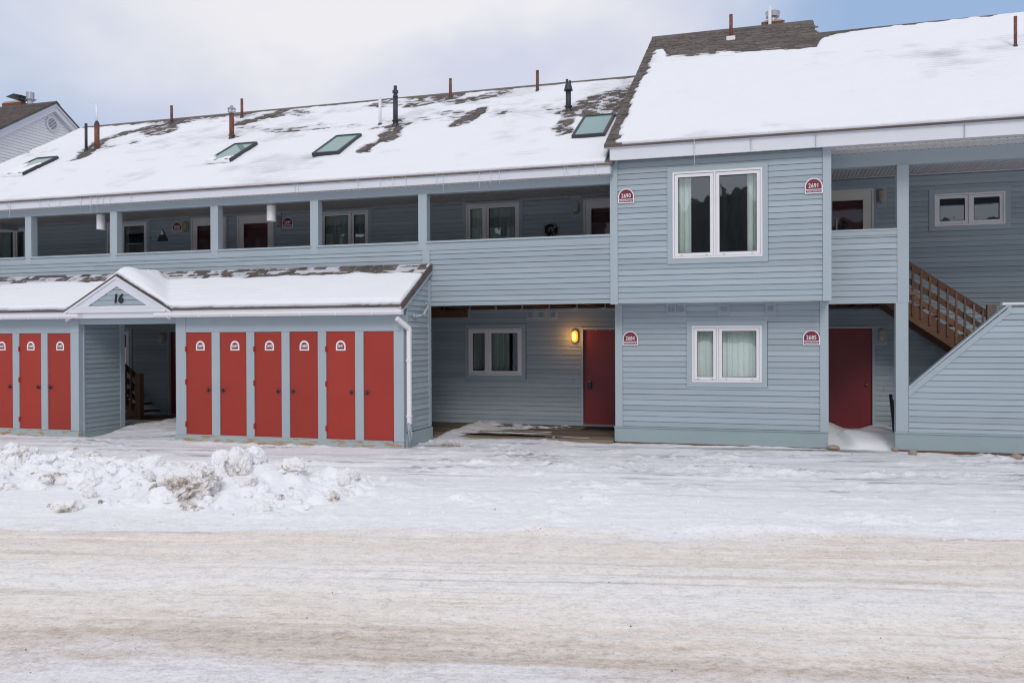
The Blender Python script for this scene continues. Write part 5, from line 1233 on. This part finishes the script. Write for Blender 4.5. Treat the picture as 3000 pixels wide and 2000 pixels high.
hd = MB(); hd.tube((0, .14, 1.37), (-.06, .15, 1.48), .010, n=8); hd.tube((0, .14, 1.37), (.06, .15, 1.48), .010, n=8); hd.tube((-.062, .15, 1.48), (-.05, .15, 1.53), .010, n=8); hd.tube((.062, .15, 1.48), (.05, .15, 1.53), .010, n=8); hd.tube((-.052, .15, 1.53), (.052, .15, 1.53), .013, n=8)
lpart('grip', hd, M['black'], sv2, True); lpart('blade', MB().prism([(-.03, .0), (.02, .02), (.0, .32), (-.012, .32)], 'x', -.2, .2), M['dgrey'], sv2)
lbd = thing('folded_chair', 'dark folded frame leaning by the porch post near the drift', 'chair', (2.2, 17.4, .1))
fc = MB(); fc.beam((.02, .02, .05), (-.045, .10, .80), .035, .05); fc.beam((.10, .02, .05), (.04, .10, .80), .035, .05); lpart('frame', fc, M['black'], lbd)
lpart('seat', MB().prism([(.05, .12), (.08, .12), (.13, .70), (.10, .70)], 'x', -.02, .09), M['dgrey'], lbd)

# icicles along the eaves
ir = random.Random(8)
for x in (-16.416, -16.34, -15.489, -15.257, -14.963, -14.384, -14.107, -13.937, -13.79, -13.607, -13.054, -9.097, -9.026, -7.702, -7.229, -6.966, -6.692, -6.059, -5.922, -5.202, -4.974, -4.809, -3.57, -3.52, -3.302, -3.005):
    L = ir.uniform(.20, .40); mb = MB(); z = 0; r = .009
    for k in range(5):
        r2 = .009*(1-(k+1)/5)+.0015; mb.tube((0, 0, z), (ir.uniform(-.003, .003), 0, z-L/5), r, r2, 6, caps=False); z -= L/5; r = r2
    o = link('icicle', mb.mesh('icicle', M['ice'], True), None, (x, FA-.045, 5.095)); tag(o, 'thin clear icicle hanging from the white eave of the gallery building', 'icicle', 'icicles along the gallery eave')
mb = MB(); z = 0; r = .014
for k in range(6):
    r2 = .014*(1-(k+1)/6)+.002; mb.tube((0, 0, z), (0, 0, z-.075), r, r2, 6, caps=False); z -= .075; r = r2
o = link('icicle', mb.mesh('icicle', M['ice'], True), None, (-1.263, FA-.05, 5.41)); tag(o, 'single long icicle hanging from the eave above the tall bay window', 'icicle')

# ================================================================== plowed snow bank, chunks, grit
def chunk_mesh(mb, c, r, seed, sub=2, rough=.35, sq=.75, fr=2.2):
    """irregular lump from a subdivided icosphere pushed about by noise"""
    key = ('ico', sub)
    if key not in chunk_mesh.cache:
        import bmesh
        b = bmesh.new(); bmesh.ops.create_icosphere(b, subdivisions=sub, radius=1); b.verts.ensure_lookup_table()
        chunk_mesh.cache[key] = (np.array([v.co[:] for v in b.verts]), [tuple(v.index for v in f.verts) for f in b.faces]); b.free()
    V, F = chunk_mesh.cache[key]
    n = fbm(V[:, 0]*fr+V[:, 2]*1.3+seed*3.1, V[:, 1]*fr-V[:, 2]*1.7+seed*1.7, seed, 4, .6)
    n2 = fbm(V[:, 0]*fr*3+V[:, 2]*4+seed, V[:, 1]*fr*3+V[:, 2]*3.3, seed+5, 3, .6)
    s = 1+rough*2.2*(n-.5)+rough*.35*(n2-.5)
    a = seed*1.37; ca, sa = math.cos(a), math.sin(a)
    W_ = V*s[:, None]*np.array([1+.25*math.sin(seed), 1+.25*math.cos(seed*2.1), sq])*r
    W_ = np.stack([W_[:, 0]*ca-W_[:, 1]*sa, W_[:, 0]*sa+W_[:, 1]*ca, W_[:, 2]], -1)+np.array(c)
    mb.poly(W_.tolist(), F)
chunk_mesh.cache = {}
lr = random.Random(21); LUMPS = []
for k in range(430):
    lx = lr.uniform(-15, -5.0); lyc = float(np.interp(lx, [-14, -11, -8, -6.5, -5, -3], [11.2, 10.75, 10.25, 10.1, 10.3, 10.6]))
    LUMPS.append((lx, lyc+lr.gauss(-.28, .55), min(.20, lr.lognormvariate(-2.55, .45)), lr.uniform(.30, .70)))
def bank_h(X, Y):
    crest = np.interp(X, [-14.5, -13, -12, -10.8, -9.6, -8.6, -7.9, -7.2, -6.7, -6.1, -5.6, -5.1, -4.6, -3.8, -2.4], [.08, .11, .14, .15, .11, .08, .13, .25, .28, .18, .08, .02, .006, .0, .0])
    yc = np.interp(X, [-14, -11, -8, -6.5, -5, -3], [11.2, 10.75, 10.25, 10.1, 10.3, 10.6])
    wx = X+(fbm(X*2.5, Y*2.5, 201, 3)-.5)*.22; wy = Y+(fbm(X*2.5, Y*2.5, 203, 3)-.5)*.22
    d = wy-yc; n0 = fbm(X*.8, Y*.8, 171, 3)
    w_f = .85+.65*n0; w_b = .5+.35*n0
    fall = np.where(d < 0, np.exp(-np.abs(d/w_f)**1.8), np.exp(-np.abs(d/w_b)**2.4))
    h = crest*fall*(.7+.6*fbm(X*1.6, Y*1.6, 173, 3)); env = np.minimum(1, h/.09); base = h.copy()
    if X.size > 50:
        for (lx, ly, r, q) in LUMPS:
            sel = (np.abs(X-lx) < r*1.4) & (np.abs(Y-ly) < r*1.4)
            if not sel.any(): continue
            dd = ((wx[sel]-lx)**2+(wy[sel]-ly)**2)/(r*r); cap = np.sqrt(np.maximum(1-dd, 0))
            h[sel] = np.maximum(h[sel], (base[sel]+cap*r*q)*np.minimum(1, base[sel]/.035)*(cap > 0))
    h = h+(fbm(X*7, Y*7, 179, 3)-.5)*.05*env+(fbm(X*18, Y*18, 181, 3)-.5)*.022*env
    return h-.035*(1-sst(0.008, .05, h))-.004
bx_ = np.arange(-15.5, -2.2, .025); by_ = np.arange(7.2, 12.4, .025)
BX, BY = np.meshgrid(bx_, by_); BZ = gz(BX, BY)+bank_h(BX, BY)
o = link('snow_bank', grid_mesh('snow_bank', BX, BY, BZ, M['banksnow'])); tag(o, 'lumpy white snow bank plowed up in front of the red locker doors', 'snow bank')
def surf(x, y):
    i = int(round((y-7.2)/.025)); j = int(round((x+15.5)/.025)); g = float(gz(np.array([x]), np.array([y]))[0])
    return max(g, float(BZ[i, j])) if 0 <= i < BZ.shape[0] and 0 <= j < BZ.shape[1] else g
def chunk(x, y, r, seed, label, m='dirtysnow', sub=4, rough=.34, sink=.3, sq=.75):
    mb = MB(); chunk_mesh(mb, (0, 0, r*sq*(1-sink)), r, seed, sub, rough, sq)
    o = link('snow_chunk', mb.mesh('snow_chunk', M[m], False), None, (x, y, surf(x, y)-r*.15)); tag(o, label, 'snow chunk', 'broken snow chunks on the bank'); return o
chunk(-6.92, 9.0, .34, 3, 'largest sandy snow boulder at the front foot of the bank', sub=5, rough=.40, sq=.68)
chunk(-7.42, 8.98, .11, 5, 'sandy snow lump just left of the largest snow boulder')
chunk(-6.55, 8.48, .08, 6, 'small pale lump just right of the largest snow boulder')
chunk(-11.05, 10.4, .17, 8, 'dark-stained snow chunk at the far left of the bank')
chunk(-8.04, 8.22, .12, 9, 'lone sandy lump in front of the left part of the bank')
chunk(-8.32, 8.85, .09, 12, 'sandy lump behind the lone front lump')
chunk(-6.75, 9.75, .21, 13, 'sandy streaked chunk below the bank summit', rough=.35, sq=1.0, sink=.4)
chunk(-6.12, 10.1, .15, 14, 'rounded dirty chunk right of the bank summit')
chunk(-5.55, 10.55, .12, 15, 'dirty chunk on the thin right end of the bank')
chunk(-6.30, 9.35, .10, 16, 'grey-brown chunk between the boulder and the summit')
chunk(-8.80, 10.6, .15, 18, 'white crusted chunk on the left crest of the bank', m='banksnow', rough=.3)
chunk(-7.30, 10.15, .13, 19, 'pointed white chunk left of the bank summit', m='banksnow', sq=1.1, rough=.3)
chunk(-6.80, 10.15, .20, 20, 'big rounded white chunk on top of the bank', m='banksnow', rough=.3, sink=.5)
cr = random.Random(5); m1 = MB(); m2 = MB()
for k in range(330):
    x = cr.uniform(-13.5, -5.0); yc = np.interp(x, [-14, -11, -8, -6.5, -5, -3], [11.3, 10.85, 10.3, 10.15, 10.3, 10.6]); y = yc+cr.gauss(-.55, .75)
    if y < 8.3+.1*(x+6): continue
    r = min(.16, cr.lognormvariate(-3.2, .62)); hz = surf(x, y)
    chunk_mesh(m2 if cr.random() < .38 else m1, (x, y, hz+r*.25), r, 30+k, 2 if r < .06 else 3, .36, .75)
for k in range(110):      # crumbs strewn over the yard to the right
    x = cr.uniform(-6, 5); y = cr.choice((cr.gauss(9.6, .5), cr.uniform(9, 15.5))); r = cr.uniform(.006, .02); chunk_mesh(m2 if cr.random() < .6 else m1, (x, y, surf(x, y)+r*.3), r, 500+k, 2, .4, .7)
o = part('snow_crumbs', m1, M['banksnow'], None); tag(o, 'small white snow crumbs strewn on and around the bank', 'snow', kind='stuff')
o = part('sandy_crumbs', m2, M['dirtysnow'], None); tag(o, 'small sandy snow crumbs strewn on and around the bank', 'snow', kind='stuff')
mg = MB()
for k in range(420):
    y = cr.uniform(3.2, 9.5); x = cr.uniform(-1.2, .55)*y-.2; t = y-8.75-.205*x
    if t > .6: continue
    r = cr.uniform(.002, .005)*(1.8 if cr.random() < .08 else 1); z = float(gz(np.array([x]), np.array([y]))[0]); a = cr.uniform(0, 3)
    mg.poly([(x-r, y-r*.6, z), (x+r, y-r*.7, z), (x+r*.7, y+r*.6, z), (x-r*.6, y+r*.7, z), (x+r*.1, y, z+r*1.1)], [(0, 1, 4), (1, 2, 4), (2, 3, 4), (3, 0, 4)])
o = part('road_grit', mg, M['grit'], None); tag(o, 'scattered dark grit on the sanded snowy road', 'grit', kind='stuff')
for x, y, r, s, l in ((1.03, 15.82, .085, 71, 'tan stone at the foot of the bay by the drifted door'), (2.28, 15.72, .085, 73, 'tan stone just right of the porch post'), (3.82, 15.68, .085, 75, 'tan stone under the screen wall at the right edge'), (2.02, 15.86, .055, 77, 'small tan stone just left of the porch post')):
    mb = MB(); chunk_mesh(mb, (0, 0, .03), r, s, 3, .18, .6); o = link('stone', mb.mesh('stone', M['stone'], True), None, (x, y, float(gz(np.array([x]), np.array([y]))[0]))); tag(o, l, 'stone', 'stones along the wall foot')
gt = thing('grass_tuft', 'dry grass tuft with snow near the corner of the shed', 'grass', (-5.62, 14.55, .02)); mb = MB()
for k in range(90):
    a = cr.uniform(0, 6.28); p = Vector((cr.gauss(0, .16), cr.gauss(0, .05), -.02)); mb.tube(p, p+Vector((cr.uniform(-.12, .12), cr.uniform(-.05, .05), cr.uniform(.05, .13))), .003, .001, 3, caps=False)
lpart('blades', mb, M['grass'], gt)
